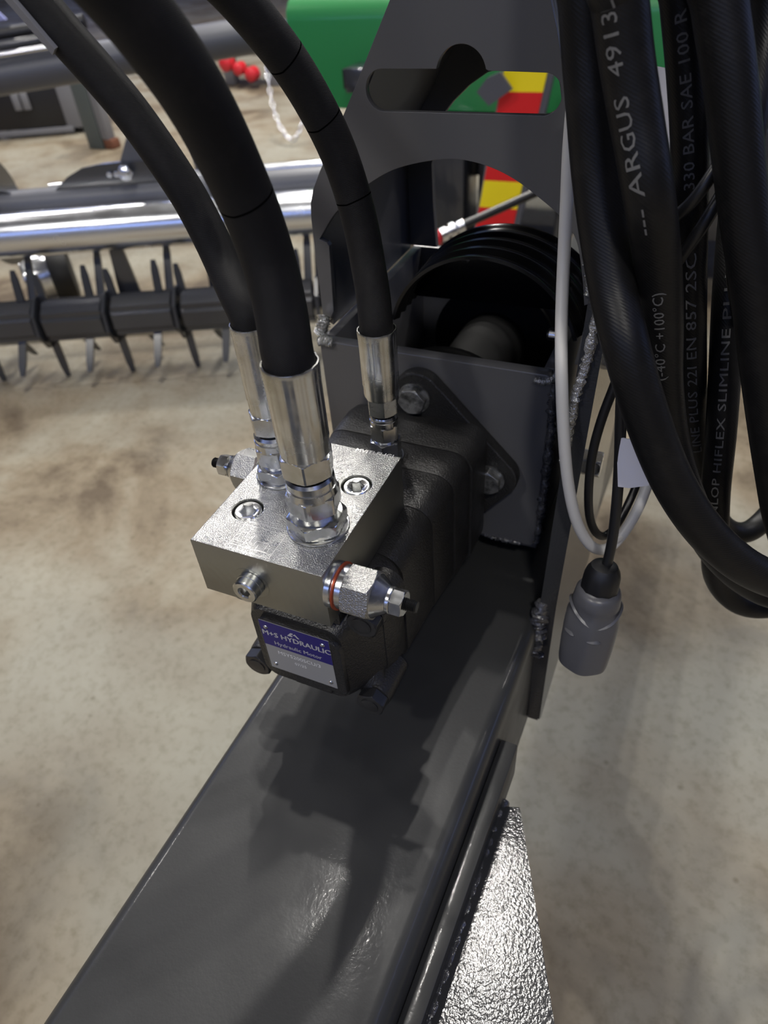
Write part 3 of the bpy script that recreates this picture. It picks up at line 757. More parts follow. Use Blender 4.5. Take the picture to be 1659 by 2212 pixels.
# ------------------------------------------------------------------ left hoses with their fittings
def ferrule_r(k=8, amp=.028):
    def f(r, th, t): return r * (1 - amp * (.5 + .5 * math.cos(k * th)) ** 6)
    return f
def fitted_hose(name, label, base, zs, rads, pts, hose_r, phase):
    """zs: z of washer top, hex top, neck top, nut top, collar top, gap top, hex top, ferrule top (over the base)"""
    x, y, z0 = base
    t = thing(name, label, 'hose', (x, y, z0))
    og = (x, y, z0); d = (0, 0, 1)
    rw, rhex, rneck, rnut, rcol, rhex3, rfer = rads
    lathe('sealing_washer', [(rw * .96, 0), (rw, .0004), (rw, zs[0] - .0004), (rw * .97, zs[0])], og, d, M['zinc'], t, 48)
    hexobj('adaptor_hex', rhex, zs[0], zs[1], og, d, M['zinc'], t, phase)
    lathe('adaptor_neck', [(rneck, zs[1] - .001), (rneck, zs[2] + .002)], og, d, M['zinc'], t, 40)
    hexobj('swivel_nut', rnut, zs[2], zs[3], og, d, M['zinc'], t, phase + .12)
    lathe('nut_collar', [(rnut * .90, zs[3] - .002), (rcol * 1.03, zs[3] + .0004), (rcol * 1.03, zs[3] + .004), (rcol * .985, zs[3] + .0044), (rcol * .985, zs[3] + .005), (rcol, zs[3] + .0054), (rcol, zs[4] - .002), (rcol * .90, zs[4])], og, d, M['zinc'], t, 44)
    lathe('insert_neck', [(rcol * .72, zs[4] - .001), (rcol * .72, zs[5] + .001)], og, d, M['black_steel'], t, 32)
    hexobj('insert_hex', rhex3, zs[5], zs[6] + .002, og, d, M['zinc'], t, phase + .3)
    zb, zt = zs[6], zs[7]; L = zt - zb
    bm = bmesh.new()
    add_lathe(bm, [(rfer * .80, zb - .0004), (rfer * .93, zb), (rfer * .97, zb + .003), (rfer * .97, zb + L * .17), (rfer * 1.0, zb + L * .19), (rfer * 1.0, zb + L * .5), (rfer * 1.005, zb + L * .8), (rfer * 1.03, zt - .003), (rfer * 1.035, zt - .0006), (rfer * 1.02, zt), (rfer * .965, zt), (hose_r * .985, zt - .0015), (hose_r * .9, zt - .006)], og, d, 96, True, ferrule_r(), a0=.2)
    finish('ferrule', bm, M['zinc_ferrule'], t, 32)
    T = [(x, y, z0 + zb + L * .4), (x, y, z0 + zt - .006)] + pts
    h = tube('rubber_hose', T, hose_r, M['hose'], t, 40, 6)
    return t, h
zA = (.002, .013, .018, .033, .045, .0472, .061, .124)
tB, hB = fitted_hose('hydraulic_hose', 'thick black hose with the largest silver crimped ferrule, foremost on the valve block', (.0760, .0414, 0), zA,
    (.0212, .0206, .0136, .0184, .0158, .0176, .0162),
    [(0.0737, 0.0442, 0.1300), (0.0703, 0.0500, 0.1400), (0.0660, 0.0560, 0.1530), (0.0618, 0.0597, 0.1703), (0.0586, 0.0587, 0.1920), (0.0565, 0.0532, 0.2147), (0.0561, 0.0434, 0.2382), (0.0553, 0.0330, 0.2583), (0.0526, 0.0225, 0.2762), (0.0489, 0.0132, 0.2914), (0.0430, 0.0000, 0.3100), (.036, -.012, .327), (.000, -.060, .400), (-.070, -.110, .500), (-.17, -.15, .60)], .0147, .10)
zB = (.002, .0120, .0155, .0295, .0395, .0417, .0545, .1205)
tA, hA = fitted_hose('hydraulic_hose', 'thinner black hose with a pale clip, left of the foremost hose on the valve block', (.0240, .0820, 0), zB,
    (.0185, .0180, .0118, .0162, .0138, .0150, .0128),
    [(0.0215, 0.0835, 0.1255), (0.0120, 0.0905, 0.1345), (0.0000, 0.1000, 0.1462), (-0.0125, 0.1080, 0.1626), (-0.0258, 0.1139, 0.1822), (-0.0393, 0.1148, 0.2050), (-0.0534, 0.1146, 0.2271), (-0.0674, 0.1125, 0.2472), (-0.0814, 0.1096, 0.2665), (-0.0960, 0.1075, 0.2869), (-0.1146, 0.1053, 0.3093), (-.170, .100, .375), (-.25, .09, .46), (-.34, .07, .55)], .0114, .45)
zC = (.0015, .0180, .0200, .0345, .0425, .0450, .0605, .1180)
tC, hC = fitted_hose('hydraulic_hose', 'black hose with a narrow silver ferrule screwed into the motor behind the block', (.0620, .1820, -.0450), zC,
    (.0150, .0138, .0100, .0128, .0114, .0134, .0146),
    [(0.0605, 0.1845, 0.0790), (0.0560, 0.1930, 0.0930), (0.0491, 0.2027, 0.1124), (0.0431, 0.2086, 0.1365), (0.0362, 0.2112, 0.1621), (0.0286, 0.2098, 0.1887), (0.0202, 0.2030, 0.2148), (0.0113, 0.1930, 0.2394), (0.0020, 0.1801, 0.2613), (-0.0081, 0.1683, 0.2803), (-0.0192, 0.1523, 0.3001), (-.052, .128, .355), (-.115, .09, .44), (-.20, .05, .54)], .0128, .2)
def run(h, p):
    P = h[1]; return h[4][min(range(len(P)), key=lambda k: (P[k] - Vector(p)).length)]
# seams of the hose wrapping
def seam(h, sv, r, par):
    o, P, T, N, L = h
    i = min(range(len(L)), key=lambda k: abs(L[k] - sv)); a = N[i]; b = T[i].cross(N[i])
    bm = bmesh.new(); rings = []
    for k in range(41):
        th = 2 * PI * k / 40; c = P[i] + (a * math.cos(th) + b * math.sin(th)) * r + T[i] * .003 * math.sin(th * .5)
        rad = (c - P[i]).normalized()
        rings.append([c + rad * .00025 * q + T[i] * .0005 * s for q, s in ((.1, -1), (.1, 1), (-1, 1), (-1, -1))])
    add_rings(bm, rings); finish('wrap_seam', bm, M['seam'], par, 40)
for q in (.42, .60, .74): seam(hC, run(hC, (-0.0192, 0.1523, 0.3001)) * q, .0128, tC)
seam(hB, run(hB, (.036, -.012, .327)) * .46, .0147, tB)
# pale clip on the thinner hose
def on_hose(h, sv):
    o, P, T, N, L = h; i = min(range(len(L)), key=lambda k: abs(L[k] - sv)); return P[i], T[i]
bm = bmesh.new(); rings = []
o_, P_, T_, N_, L_ = hA
LR = run(hA, (-0.1146, 0.1053, 0.3093))
for i, p in enumerate(P_):
    if LR * .79 < L_[i] < LR * .985:
        c = CAM - p; tt = T_[i]; c = (c - tt * c.dot(tt)).normalized(); s = tt.cross(c)
        nn = (c * .62 - s * .78).normalized(); side = tt.cross(nn)
        q = p + nn * .0116
        rings.append([q + side * .0030, q + nn * .0024 + side * .0026, q + nn * .0024 - side * .0026, q - side * .0030])
add_rings(bm, rings); finish('clip', bm, M['grey_panel'], tA, 40)

# ------------------------------------------------------------------ hanging hose bundle at the right
HS = {}
def hanging(key, label, P, r):
    h = tube('hanging_hose', P, r, M['hose2'], None, 40, 5)
    t = tag(h[0], label, 'hose', 'hydraulic hoses hanging at the right'); HS[key] = (h, r); return h
H1 = [(0.2000, 0.3000, 0.6200), (0.1700, 0.2600, 0.5000), (0.1720, 0.2200, 0.3800), (0.1827, 0.2008, 0.2877), (0.1882, 0.1976, 0.2657), (0.1926, 0.1963, 0.2439), (0.1980, 0.1932, 0.2209), (0.2086, 0.1869, 0.1777), (0.2263, 0.1711, 0.1295), (0.2417, 0.1531, 0.1018), (0.2594, 0.1478, 0.0641), (0.2829, 0.1490, 0.0176), (0.3084, 0.1539, -0.0215), (0.3356, 0.1625, -0.0533), (0.3621, 0.1747, -0.0772), (0.3911, 0.1899, -0.0930), (0.4193, 0.2197, -0.1015), (0.4550, 0.2650, -0.0750), (0.4850, 0.3200, 0.0300)]
H2 = [(0.2450, 0.3000, 0.6300), (0.2120, 0.2400, 0.5000), (0.1970, 0.1950, 0.3800), (0.2049, 0.1621, 0.2891), (0.2105, 0.1634, 0.2688), (0.2175, 0.1643, 0.2449), (0.2274, 0.1625, 0.2173), (0.2392, 0.1583, 0.1859), (0.2496, 0.1760, 0.1427), (0.2582, 0.1908, 0.0990), (0.2669, 0.1984, 0.0526), (0.2819, 0.2087, -0.0017), (0.3037, 0.2057, -0.0471), (0.3345, 0.2145, -0.1000), (0.3702, 0.2295, -0.1408), (0.4023, 0.2407, -0.1549), (0.4450, 0.2850, -0.1650), (0.4800, 0.3300, -0.0600)]
H3 = [(0.2650, 0.3400, 0.6200), (0.2350, 0.2800, 0.5000), (0.2220, 0.2450, 0.3800), (0.2251, 0.2368, 0.2835), (0.2313, 0.2360, 0.2604), (0.2408, 0.2353, 0.2289), (0.2500, 0.2345, 0.1943), (0.2587, 0.2356, 0.1553), (0.2679, 0.2391, 0.1105), (0.2791, 0.2491, 0.0562), (0.2942, 0.2683, -0.0127), (0.3162, 0.2943, -0.0889), (0.3458, 0.3273, -0.1642), (0.3734, 0.3449, -0.1839), (0.3933, 0.3731, -0.1708), (0.4007, 0.3970, -0.1394), (0.4000, 0.4000, 0.0300)]
H4 = [(0.3000, 0.4000, 0.5500), (0.2850, 0.3800, 0.3500), (0.2807, 0.3335, 0.1625), (0.2856, 0.3139, 0.1380), (0.2905, 0.2899, 0.1117), (0.2961, 0.2663, 0.0853), (0.3059, 0.2570, 0.0369), (0.3158, 0.2508, -0.0147), (0.3248, 0.2515, -0.0685), (0.3364, 0.2553, -0.1209), (0.3499, 0.2623, -0.1748), (0.3781, 0.2725, -0.2106), (0.4093, 0.2871, -0.2154), (0.4263, 0.3122, -0.2008), (0.4500, 0.3450, -0.1300), (0.4750, 0.3900, 0.0500)]
H5 = [(0.2850, 0.3100, 0.6200), (0.2520, 0.2600, 0.5000), (0.2400, 0.2250, 0.3800), (0.2446, 0.2136, 0.2841), (0.2515, 0.2110, 0.2625), (0.2639, 0.2074, 0.2321), (0.2761, 0.2046, 0.1988), (0.2896, 0.2024, 0.1618), (0.3024, 0.2008, 0.1300), (0.3167, 0.2018, 0.0895), (0.3334, 0.2057, 0.0427), (0.3538, 0.2138, -0.0132), (0.3761, 0.2246, -0.0703), (0.4061, 0.2451, -0.1264), (0.4450, 0.2700, -0.1150), (0.5200, 0.3100, -0.0200)]
H6 = [(0.3200, 0.3700, 0.6000), (0.2900, 0.3200, 0.4800), (0.2720, 0.2800, 0.3600), (0.2704, 0.2676, 0.2795), (0.2743, 0.2690, 0.2557), (0.2774, 0.2598, 0.2313), (0.2797, 0.2407, 0.2057), (0.2839, 0.2353, 0.1754), (0.2924, 0.2478, 0.1337), (0.3050, 0.2458, 0.0957), (0.3350, 0.3450, 0.0000), (0.3700, 0.3800, -0.0200)]
hanging('a', 'leftmost thick black hose of the hanging bundle, sweeping across the others at the bottom', H1, .0138)
hanging('b', 'second black hanging hose from the left, with large pale lettering', H2, .0130)
hanging('c', 'third black hanging hose from the left, printed with a pressure rating', H3, .0106)
hanging('d', 'black hanging hose with slim lettering that makes the lowest loop', H4, .0112)
hanging('e', 'rightmost thick black hanging hose, glossy and blue-lit', H5, .0131)
hanging('f', 'dark hose hanging furthest back at the top right corner', H6, .0095)
TXT = [('b', '(-40\u00b0C +100\u00b0C)', .0085, (0.2640, 0.1960, 0.0640), .10, 1.25), ('b', '--- ARGUS  4913L', .0108, (0.2350, 0.1830, 0.1770), .42, 1.30),
       ('c', 'LINE PLUS 22I EN 857 2SC', .0092, (0.3003, 0.2581, -0.0500), .05, 1.7), ('c', '330 BAR SAE 100 R', .0085, (0.2551, 0.2223, 0.1673), .05, 1.25),
       ('d', 'DUNLOP HIFLEX SLIMLINE PLUS', .0078, (0.3330, 0.2500, -0.1060), .10, 1.9)]
for key, s, size, p0, turn, st in TXT:
    (h, r) = HS[key]; P, L = h[1], h[4]
    i = min(range(len(P)), key=lambda k: (P[k] - Vector(p0)).length)
    text_on_tube('printed_lettering', s, size, h, L[i], r, M['print'], h[0], turn, True, .00005, stretch=st)
# black straps tying the bundle
for k, P in enumerate(([(0.2484, 0.2149, 0.1498), (0.2504, 0.2107, 0.1553), (0.2607, 0.2062, 0.1700), (0.2694, 0.2133, 0.1883), (0.2719, 0.2282, 0.1941)], [(0.2554, 0.2324, 0.1149), (0.2572, 0.2180, 0.1255), (0.2671, 0.2125, 0.1499), (0.2746, 0.2191, 0.1700), (0.2773, 0.2301, 0.1766)])):
    o = tube('cable_tie', P, .0040, M['cable_black'], None, 16, 3, flat=(1.0, .8))[0]
    tag(o, ('upper' if k == 0 else 'lower') + ' black strap slanting across the hanging hoses', 'strap', 'black straps on the hose bundle')

# ------------------------------------------------------------------ cables and trailer plug
WC = [(0.1750, 0.2620, 0.2117), (0.1761, 0.2580, 0.1889), (0.1773, 0.2550, 0.1730), (0.1799, 0.2500, 0.1483), (0.1838, 0.2400, 0.1143), (0.1904, 0.2200, 0.0793), (0.1988, 0.1950, 0.0535), (0.2063, 0.1860, 0.0135), (0.2155, 0.1840, -0.0353), (0.2272, 0.1860, -0.0775), (0.2411, 0.1920, -0.1049), (0.2534, 0.2020, -0.1129), (0.2633, 0.2160, -0.1033), (0.2703, 0.2320, -0.0832), (0.2725, 0.2500, -0.0614), (0.2694, 0.2700, -0.0331)]
o = tube('white_cable', WC, .0045, M['cable_white'], None, 20, 3)[0]; tag(o, 'long pale grey cable hanging in a loop in front of the side arm', 'cable')
WC2 = [(0.2729, 0.2680, -0.0385), (0.2728, 0.2500, -0.0701), (0.2700, 0.2320, -0.0917), (0.2637, 0.2150, -0.1050), (0.2555, 0.2020, -0.1040)]
o = tube('white_cable', WC2, .0032, M['cable_white'], None, 16, 3)[0]; tag(o, 'short thinner pale strand inside the loop of the pale grey cable', 'cable')
BC = [(0.2359, 0.2150, 0.0634), (0.2333, 0.2080, 0.0409), (0.2286, 0.2020, 0.0119), (0.2265, 0.1980, -0.0180), (0.2281, 0.1970, -0.0516), (0.2322, 0.2000, -0.0830), (0.2391, 0.2060, -0.1048), (0.2467, 0.2140, -0.1140), (0.2538, 0.2240, -0.1080), (0.2590, 0.2380, -0.0941), (0.2623, 0.2540, -0.0772), (0.2619, 0.2700, -0.0490)]
BC = [(x + .002, y + .004, z) for x, y, z in BC]
o = tube('black_cable', BC, .0036, M['cable_black'], None, 18, 3)[0]; tag(o, 'black cable in a narrow loop beside the pale grey cable', 'cable')
PC = [(0.2368, 0.1900, 0.0967), (0.2407, 0.1850, 0.0663), (0.2452, 0.1800, 0.0335), (0.2505, 0.1770, -0.0034), (0.2546, 0.1720, -0.0380), (0.2571, 0.1680, -0.0722), (0.2571, 0.1640, -0.0968), (0.2570, 0.1620, -0.1120)]
tp = thing('trailer_plug', 'grey plastic trailer plug hanging on a black cable with a white label', 'plug', (.2552, .158, -.207))
tube('cable', PC, .0040, M['cable_black'], tp, 18, 3)
# folded paper label on the cable
bm = bmesh.new()
LB = [[(0.2449, 0.1762, 0.0188), (0.2531, 0.1735, 0.0205), (0.2660, 0.1770, 0.0228)], [(.2490, .1735, 0.0), (.2572, .1702, 0.0015), (.2700, .1740, .004)], [(0.2531, 0.1695, -0.0191), (0.2610, 0.1672, -0.0165), (0.2735, 0.1705, -0.0132)]]
for q in range(2):
    for r in range(2):
        bm.faces.new([bm.verts.new(Vector(p)) for p in (LB[q][r], LB[q + 1][r], LB[q + 1][r + 1], LB[q][r + 1])])
bmesh.ops.remove_doubles(bm, verts=bm.verts[:], dist=1e-6)
bmesh.ops.solidify(bm, geom=bm.faces[:], thickness=.0012)
finish('paper_label', bm, M['paper'], tp, 40)
top = Vector((.2556, .1625, -.1000)); d = (Vector((.2540, .1455, -.2069)) - top).normalized()
lathe('cable_gland', [(.0050, -.007), (.0105, -.005), (.0132, .000), (.0146, .006), (.0150, .021), (.0142, .025)], top, d, M['gland'], tp, 40, True, lambda r, th, t: r * (1 + (.02 * math.cos(10 * th) if t > .004 else 0)))
def pr(r, th, t):
    k = max(0, min(1, (t - .02) / .02))
    return r * (1 + .05 * (1 - k) * math.cos(2 * th) + .025 * k * math.cos(6 * th + .5))
lathe('plug_shell', [(.0135, .016), (.0172, .018), (.0190, .021), (.0196, .027), (.0200, .031), (.0188, .034), (.0204, .040), (.0222, .047), (.0226, .060), (.0222, .078), (.0214, .094), (.0206, .0985), (.0170, .100)], top, d, M['plug'], tp, 60, True, pr, 50)
a_, b_, d_ = axes(d)
tocam = (CAM - top); tocam = (tocam - d_ * tocam.dot(d_)).normalized(); sd = d_.cross(tocam)
for ang in (-.25, .75):
    nn = tocam * math.cos(ang) + sd * math.sin(ang); c = top + d_ * .058 + nn * .0222; tt = d_.cross(nn)
    bm = bmesh.new(); rings = []
    for k in range(7):
        f = k / 6 * 2 - 1; h = .0018 * math.sqrt(max(0, 1 - f * f)) + .0002
        q = c + tt * f * .0058
        rings.append([q + d_ * h * 1.3, q + nn * h, q - d_ * h * 1.3, q - nn * .003])
    add_rings(bm, rings); finish('grip_rib', bm, M['plug'], tp, 60)
rings = []; bm = bmesh.new()
for k in range(25):
    th = 2 * PI * k / 24
# moulding ridge round the shell's shoulder
for k in range(48):
    th = 2 * PI * k / 48; nn = a_ * math.cos(th) + b_ * math.sin(th); c = top + d_ * (.0385 + .006 * math.cos(2 * th + .6)) + nn * .0202
    rings.append([c + nn * .0016, c + d_ * .0016, c - nn * .0016, c - d_ * .0016])
rings.append(rings[0])
add_rings(bm, rings, cap=False); bmesh.ops.remove_doubles(bm, verts=bm.verts[:], dist=1e-6); finish('shoulder_ridge', bm, M['plug'], tp, 60)
# small pale tag seen between the hoses
bm = bmesh.new(); q = [(0.2190, 0.2960, 0.2202), (0.2290, 0.2990, 0.2179), (0.2396, 0.3020, 0.1640), (0.2330, 0.3000, 0.1660)]
bm.faces.new([bm.verts.new(p) for p in q]); bmesh.ops.solidify(bm, geom=bm.faces[:], thickness=.001)
tag(finish('paper_tag', bm, M['paper'], None, 0), 'small pale paper tag seen between the second and third hanging hoses', 'tag')

# ------------------------------------------------------------------ background: tine harrow with galvanised tube
HO = Vector((-1.4597, 1.3203, 0)); E1 = Vector((.9073, .4204, 0)); E2 = Vector((-.4204, .9073, 0))
def hp(u, v, z): return HO + E1 * u + E2 * v + Vector((0, 0, z))
def bar(bm, a, b, r, n=12, ph=0.0):
    d = b - a; add_lathe(bm, [(r, 0), (r, d.length)], a, d, n, a0=ph)
harrow = thing('tine_harrow', 'dark grey tine harrow with a galvanised tube standing on the floor at the left', 'harrow', hp(0, .1, FLOOR))
def hobj(name, bm, m): return finish(name, bm, m, harrow, 30)
bm = bmesh.new(); bar(bm, hp(-1.6, .06, -.395), hp(.86, .06, -.395), .066, 32); hobj('galvanised_tube', bm, M['galv'])
bm = bmesh.new(); bar(bm, hp(-1.6, .22, -.352), hp(.86, .22, -.352), .044, 24); hobj('rear_tube', bm, M['grey_tube'])
bm = bmesh.new(); bar(bm, hp(-.3, .55, -.40), hp(.80, .55, -.39), .020, 20); hobj('thin_tube', bm, M['galv'])
bm = bmesh.new(); bar(bm, hp(-1.6, 0, -.655), hp(.98, 0, -.655), .026, 6, .3); hobj('rotor_shaft', bm, M['dark_steel'])
P_ = .2277
for k in range(-6, 4):
    u0 = k * P_
    # heavy six-sided bar segment between two clamp plates
    c0 = hp(u0 + .014, 0, -.655)
    bm = bmesh.new(); add_lathe(bm, [(.070, 0), (.077, .004), (.077, P_ - .032), (.070, P_ - .028)], c0, E1, 6, a0=.42 + .12 * (k % 2))
    es = [e for e in bm.edges if e.calc_length() > .1]
    bmesh.ops.bevel(bm, geom=es, offset=.015, segments=4, affect='EDGES')
    hobj('rotor_bar', bm, M['dark_steel'])
    bm = bmesh.new(); add_lathe(bm, [(.088, 0), (.088, .010)], hp(u0 - .005, 0, -.655), E1, 8, a0=.2); hobj('spider', bm, M['dark_steel'])
    for a, lean, uo, Lt in ((-97, .06, .0, .200), (-62, .22, .060, .185), (-128, -.10, .150, .178), (78, .03, .165, .165), (62, .05, .195, .225), (80, -.05, .02, .15)):
        ar = math.radians(a)
        dirv = (E2 * math.cos(ar) + Vector((0, 0, 1)) * math.sin(ar) + E1 * lean).normalized()
        p = hp(u0 + uo, 0, -.655); n_ = E1.cross(dirv).normalized()
        rings = []
        for t, wd, th in ((.05, .013, .006), (Lt * .8, .0115, .005), (Lt, .007, .003)):
            c = p + dirv * t; rings.append([c + E1 * wd + n_ * th, c - E1 * wd + n_ * th, c - E1 * wd - n_ * th, c + E1 * wd - n_ * th])
        bm = bmesh.new(); add_rings(bm, rings); hobj('tine', bm, M['dark_steel'])
# bracket plates and bolt above the tube
bm = bmesh.new()
pts = [(-.16, -.335), (-.128, -.311), (-.08, -.278), (-.026, -.256), (.04, -.248), (.102, -.246), (.262, -.251), (.33, -.335)]
add_rings(bm, [[hp(u, v, z) for u, z in pts] for v in (.20, .212)]); hobj('bracket_plate', bm, M['dark_steel'])
bm = bmesh.new(); add_rings(bm, [[hp(u, v, z) for u, z in ((.100, -.245), (.179, -.12), (.225, -.12), (.176, -.250))] for v in (.205, .222)]); hobj('post_plate', bm, M['grey_tube'])
bm = bmesh.new(); add_hex(bm, .024, 0, .026, hp(.116, .195, -.272), -E2); add_lathe(bm, [(.018, .024), (.014, .034), (.004, .037)], hp(.116, .195, -.272), -E2, 20); hobj('big_bolt', bm, M['galv'])
for uu in (.06, .082):
    bm = bmesh.new(); add_hex(bm, .009, 0, .010, hp(uu, .198, -.277), -E2); hobj('small_bolt', bm, M['galv'])
bm = bmesh.new(); add_lathe(bm, [(.16, 0), (.165, .006), (.165, .014)], hp(-.36, .24, -.375), E1, 40); hobj('disc', bm, M['dark_steel'])
bm = bmesh.new(); add_rings(bm, [[hp(u, v, z) for u, z in ((-.5, -.345), (-.44, -.300), (-.30, -.300), (-.20, -.345))] for v in (.2, .21)]); hobj('bracket_plate', bm, M['dark_steel'])
for uu in (.05, .35, -.55, .70):
    bm = bmesh.new(); add_rings(bm, [[hp(uu + du, v, z) for du, z in ((-.012, -.45), (.030, -.45), (.052, -.66), (-.03, -.66))] for v in (.045, .057)]); hobj('hanger_plate', bm, M['dark_steel'])
wheel = thing('support_wheel', 'small wheel with a bright rim and black tyre behind the galvanised tube', 'wheel', hp(-.5, .6, FLOOR))
wd = (E1 * .93 + E2 * .37).normalized()
wc = hp(-.545, .58, -.735)
lathe('rim', [(.012, .030), (.028, .026), (.030, .040), (.058, .048), (.066, .030), (.080, .004), (.086, 0), (.090, .003), (.092, .012), (.088, .030), (.090, .105), (.096, .115)], wc, wd, M['galv'], wheel, 48)
lathe('tyre', [(.092, .105), (.108, .100), (.115, .112), (.117, .150), (.112, .176), (.090, .182)], wc, wd, M['tyre'], wheel, 48)
for k in range(5):
    a, b, _ = axes(wd); th = 2 * PI * k / 5
    bm = bmesh.new(); add_hex(bm, .007, 0, .010, wc + wd * .040 + (a * math.cos(th) + b * math.sin(th)) * .042, wd); finish('wheel_nut', bm, M['black_bolt'], wheel, 30)

# ------------------------------------------------------------------ background: implement with a big tube at the top left
imp = thing('implement_frame', 'grey implement with a thick round tube and black rails at the top left', 'implement', (-2.6, 2.7, FLOOR))
def iobj(name, bm, m): return finish(name, bm, m, imp, 30)
ta, tb = Vector((-3.4, 2.12, -.215)), Vector((-1.75, 3.10, -.115))
bm = bmesh.new(); bar(bm, ta, tb, .074, 32); iobj('round_tube', bm, M['grey_tube'])
td = (tb - ta).normalized(); tn = Vector((-td.y, td.x, 0)).normalized()
bm = bmesh.new(); add_lathe(bm, [(.082, 0), (.082, .03)], ta + td * .42, td, 32); iobj('tube_collar', bm, M['grey_tube'])
for dz, r, m, s in ((.115, .020, 'dark_steel', -.02), (.150, .028, 'black_panel', .02), (.085, .012, 'galv', -.06)):
    bm = bmesh.new(); bar(bm, ta + Vector((0, 0, dz)) + tn * s, tb * .55 + ta * .45 + Vector((0, 0, dz)) + tn * s, r, 16); iobj('rail', bm, M[m])
bm = bmesh.new()
c0 = ta + td * .2 + Vector((0, 0, .20)) + tn * .02; c1 = ta + td * .72 + Vector((0, 0, .20)) + tn * .02
add_rings(bm, [[c0 + tn * s, c1 + tn * s, c1 - td * .12 + Vector((0, 0, .16)) + tn * s, c0 + Vector((0, 0, .16)) + tn * s] for s in (0, .02)]); iobj('sheet_panel', bm, M['blue_panel'])
for f, dz, m in ((.50, .115, 'galv'), (.42, .170, 'galv'), (.62, .07, 'galv')):
    bm = bmesh.new(); add_lathe(bm, [(.020, 0), (.020, .012), (.012, .022), (.003, .024)], ta + td * f + Vector((0, 0, dz)) - tn * .05, -tn, 20); iobj('bolt', bm, M[m])
for f in (.25, 1.45):
    p = ta + td * f; bm = bmesh.new(); add_box(bm, (p.x - .04, p.y - .04, FLOOR), (p.x + .04, p.y + .04, p.z - .05)); iobj('stand_leg', bm, M['grey_tube'])

trolley = thing('tool_trolley', 'black cabinet on castors with two pale handles under the thick tube', 'cabinet', (-4.6, 4.1, FLOOR))
R26 = Matrix.Rotation(math.radians(26), 3, 'Z'); tc_ = Vector((-4.50, 3.93, 0))
def tbox(name, lo, hi, m, bev=.004):
    bm = bmesh.new(); vs = add_box(bm, lo, hi, bev)
    for v in bm.verts: v.co = R26 @ v.co + tc_
    return finish(name, bm, m, trolley, 30)
tbox('cabinet_body', (-.26, 0, -.79), (.26, .5, -.45), M['black_panel'])
tbox('side_panel', (.26, 0, -.81), (.40, .5, -.45), M['grey_panel'])
tbox('lower_rail', (-.30, -.01, -.835), (.30, .02, -.795), M['grey_panel'])
tbox('handle', (-.065, -.03, -.665), (-.015, -.004, -.56), M['grey_panel'])
tbox('handle', (.0, -.03, -.665), (.05, -.004, -.56), M['grey_panel'])
tbox('frame_leg', (-.36, -.02, -.85), (-.28, .05, -.45), M['grey_panel'])
for uu in (-.2, .2, .33):
    bm = bmesh.new(); add_lathe(bm, [(.028, -.012), (.030, -.010), (.030, .010), (.028, .012)], tc_ + R26 @ Vector((uu, .05, -.82)), R26 @ Vector((1, 0, 0)), 20); finish('castor', bm, M['tyre'], trolley, 30)
post = thing('steel_post', 'grey green steel post standing beside the black cabinet', 'post', (-3.72, 3.77, FLOOR))
box('column', (-3.79, 3.72, FLOOR), (-3.66, 3.82, -.30), M['post'], post, .008)
box('foot', (-3.65, 3.73, FLOOR), (-3.58, 3.81, -.79), M['rust'], post, .004)
box('flange', (-3.66, 3.73, -.79), (-3.60, 3.80, -.36), M['grey_panel'], post, .004)

# ------------------------------------------------------------------ background: hanging chain, red and grey parts, green machine, warning board
chain = thing('steel_chain', 'galvanised chain hanging in a loop between the left hoses', 'chain', (-2.33, 4.0, -.85))
CP = smooth_path(catmull([(-2.62, 4.29, -.44), (-2.583, 4.244, -0.504), (-2.506, 4.134, -0.653), (-2.425, 4.05, -0.74), (-2.345, 4.00, -0.80), (-2.30, 4.01, -0.805), (-2.27, 4.07, -0.74), (-2.24, 4.14, -.62), (-2.21, 4.22, -.45)], 14), 2)
acc = 0; lastp = CP[0]; k = 0
def link(p, d, flip):
    a, b, dd = axes(d); s = a if flip else b
    loop = [p + dd * (.026 * math.cos(t)) + s * (.013 * math.sin(t)) for t in [2 * PI * i / 20 for i in range(20)]]
    bm = bmesh.new(); rings = []
    o_ = dd.cross(s)
    for i, q in enumerate(loop):
        rad = (q - p).normalized(); rings.append([q + rad * .0045 * math.cos(t) + o_ * .0045 * math.sin(t) for t in [2 * PI * j / 7 for j in range(7)]])
    rings.append(rings[0]); add_rings(bm, rings, cap=False); bmesh.ops.remove_doubles(bm, verts=bm.verts[:], dist=1e-6)
    finish('link', bm, M['galv'], chain, 60)
for i in range(1, len(CP)):
    acc += (CP[i] - CP[i - 1]).length
    if acc > .040: link(CP[i], CP[i] - CP[i - 1], k % 2); k += 1; acc = 0
far = thing('stored_implement', 'grey implement with red parts standing far back between the left hoses', 'implement', (-3.75, 5.8, FLOOR))
bm = bmesh.new(); add_box(bm, (-4.1, 5.7, -.62), (-3.3, 6.0, -.40), .03); finish('grey_body', bm, M['grey_tube'], far, 30)
for (x, z, r) in ((-3.86, -.66, .06), (-3.74, -.70, .05), (-3.62, -.74, .055)):
    bm = bmesh.new(); add_lathe(bm, [(r * .6, 0), (r, .02), (r, .1), (r * .5, .12)], (x, 5.7, z), (0, -1, 0), 20); finish('red_part', bm, M['red_plastic'], far, 40)
for x in (-3.95, -3.5):
    bm = bmesh.new(); add_box(bm, (x - .05, 5.75, FLOOR), (x + .05, 5.85, -.6), .01); finish('stand_leg', bm, M['grey_panel'], far, 30)

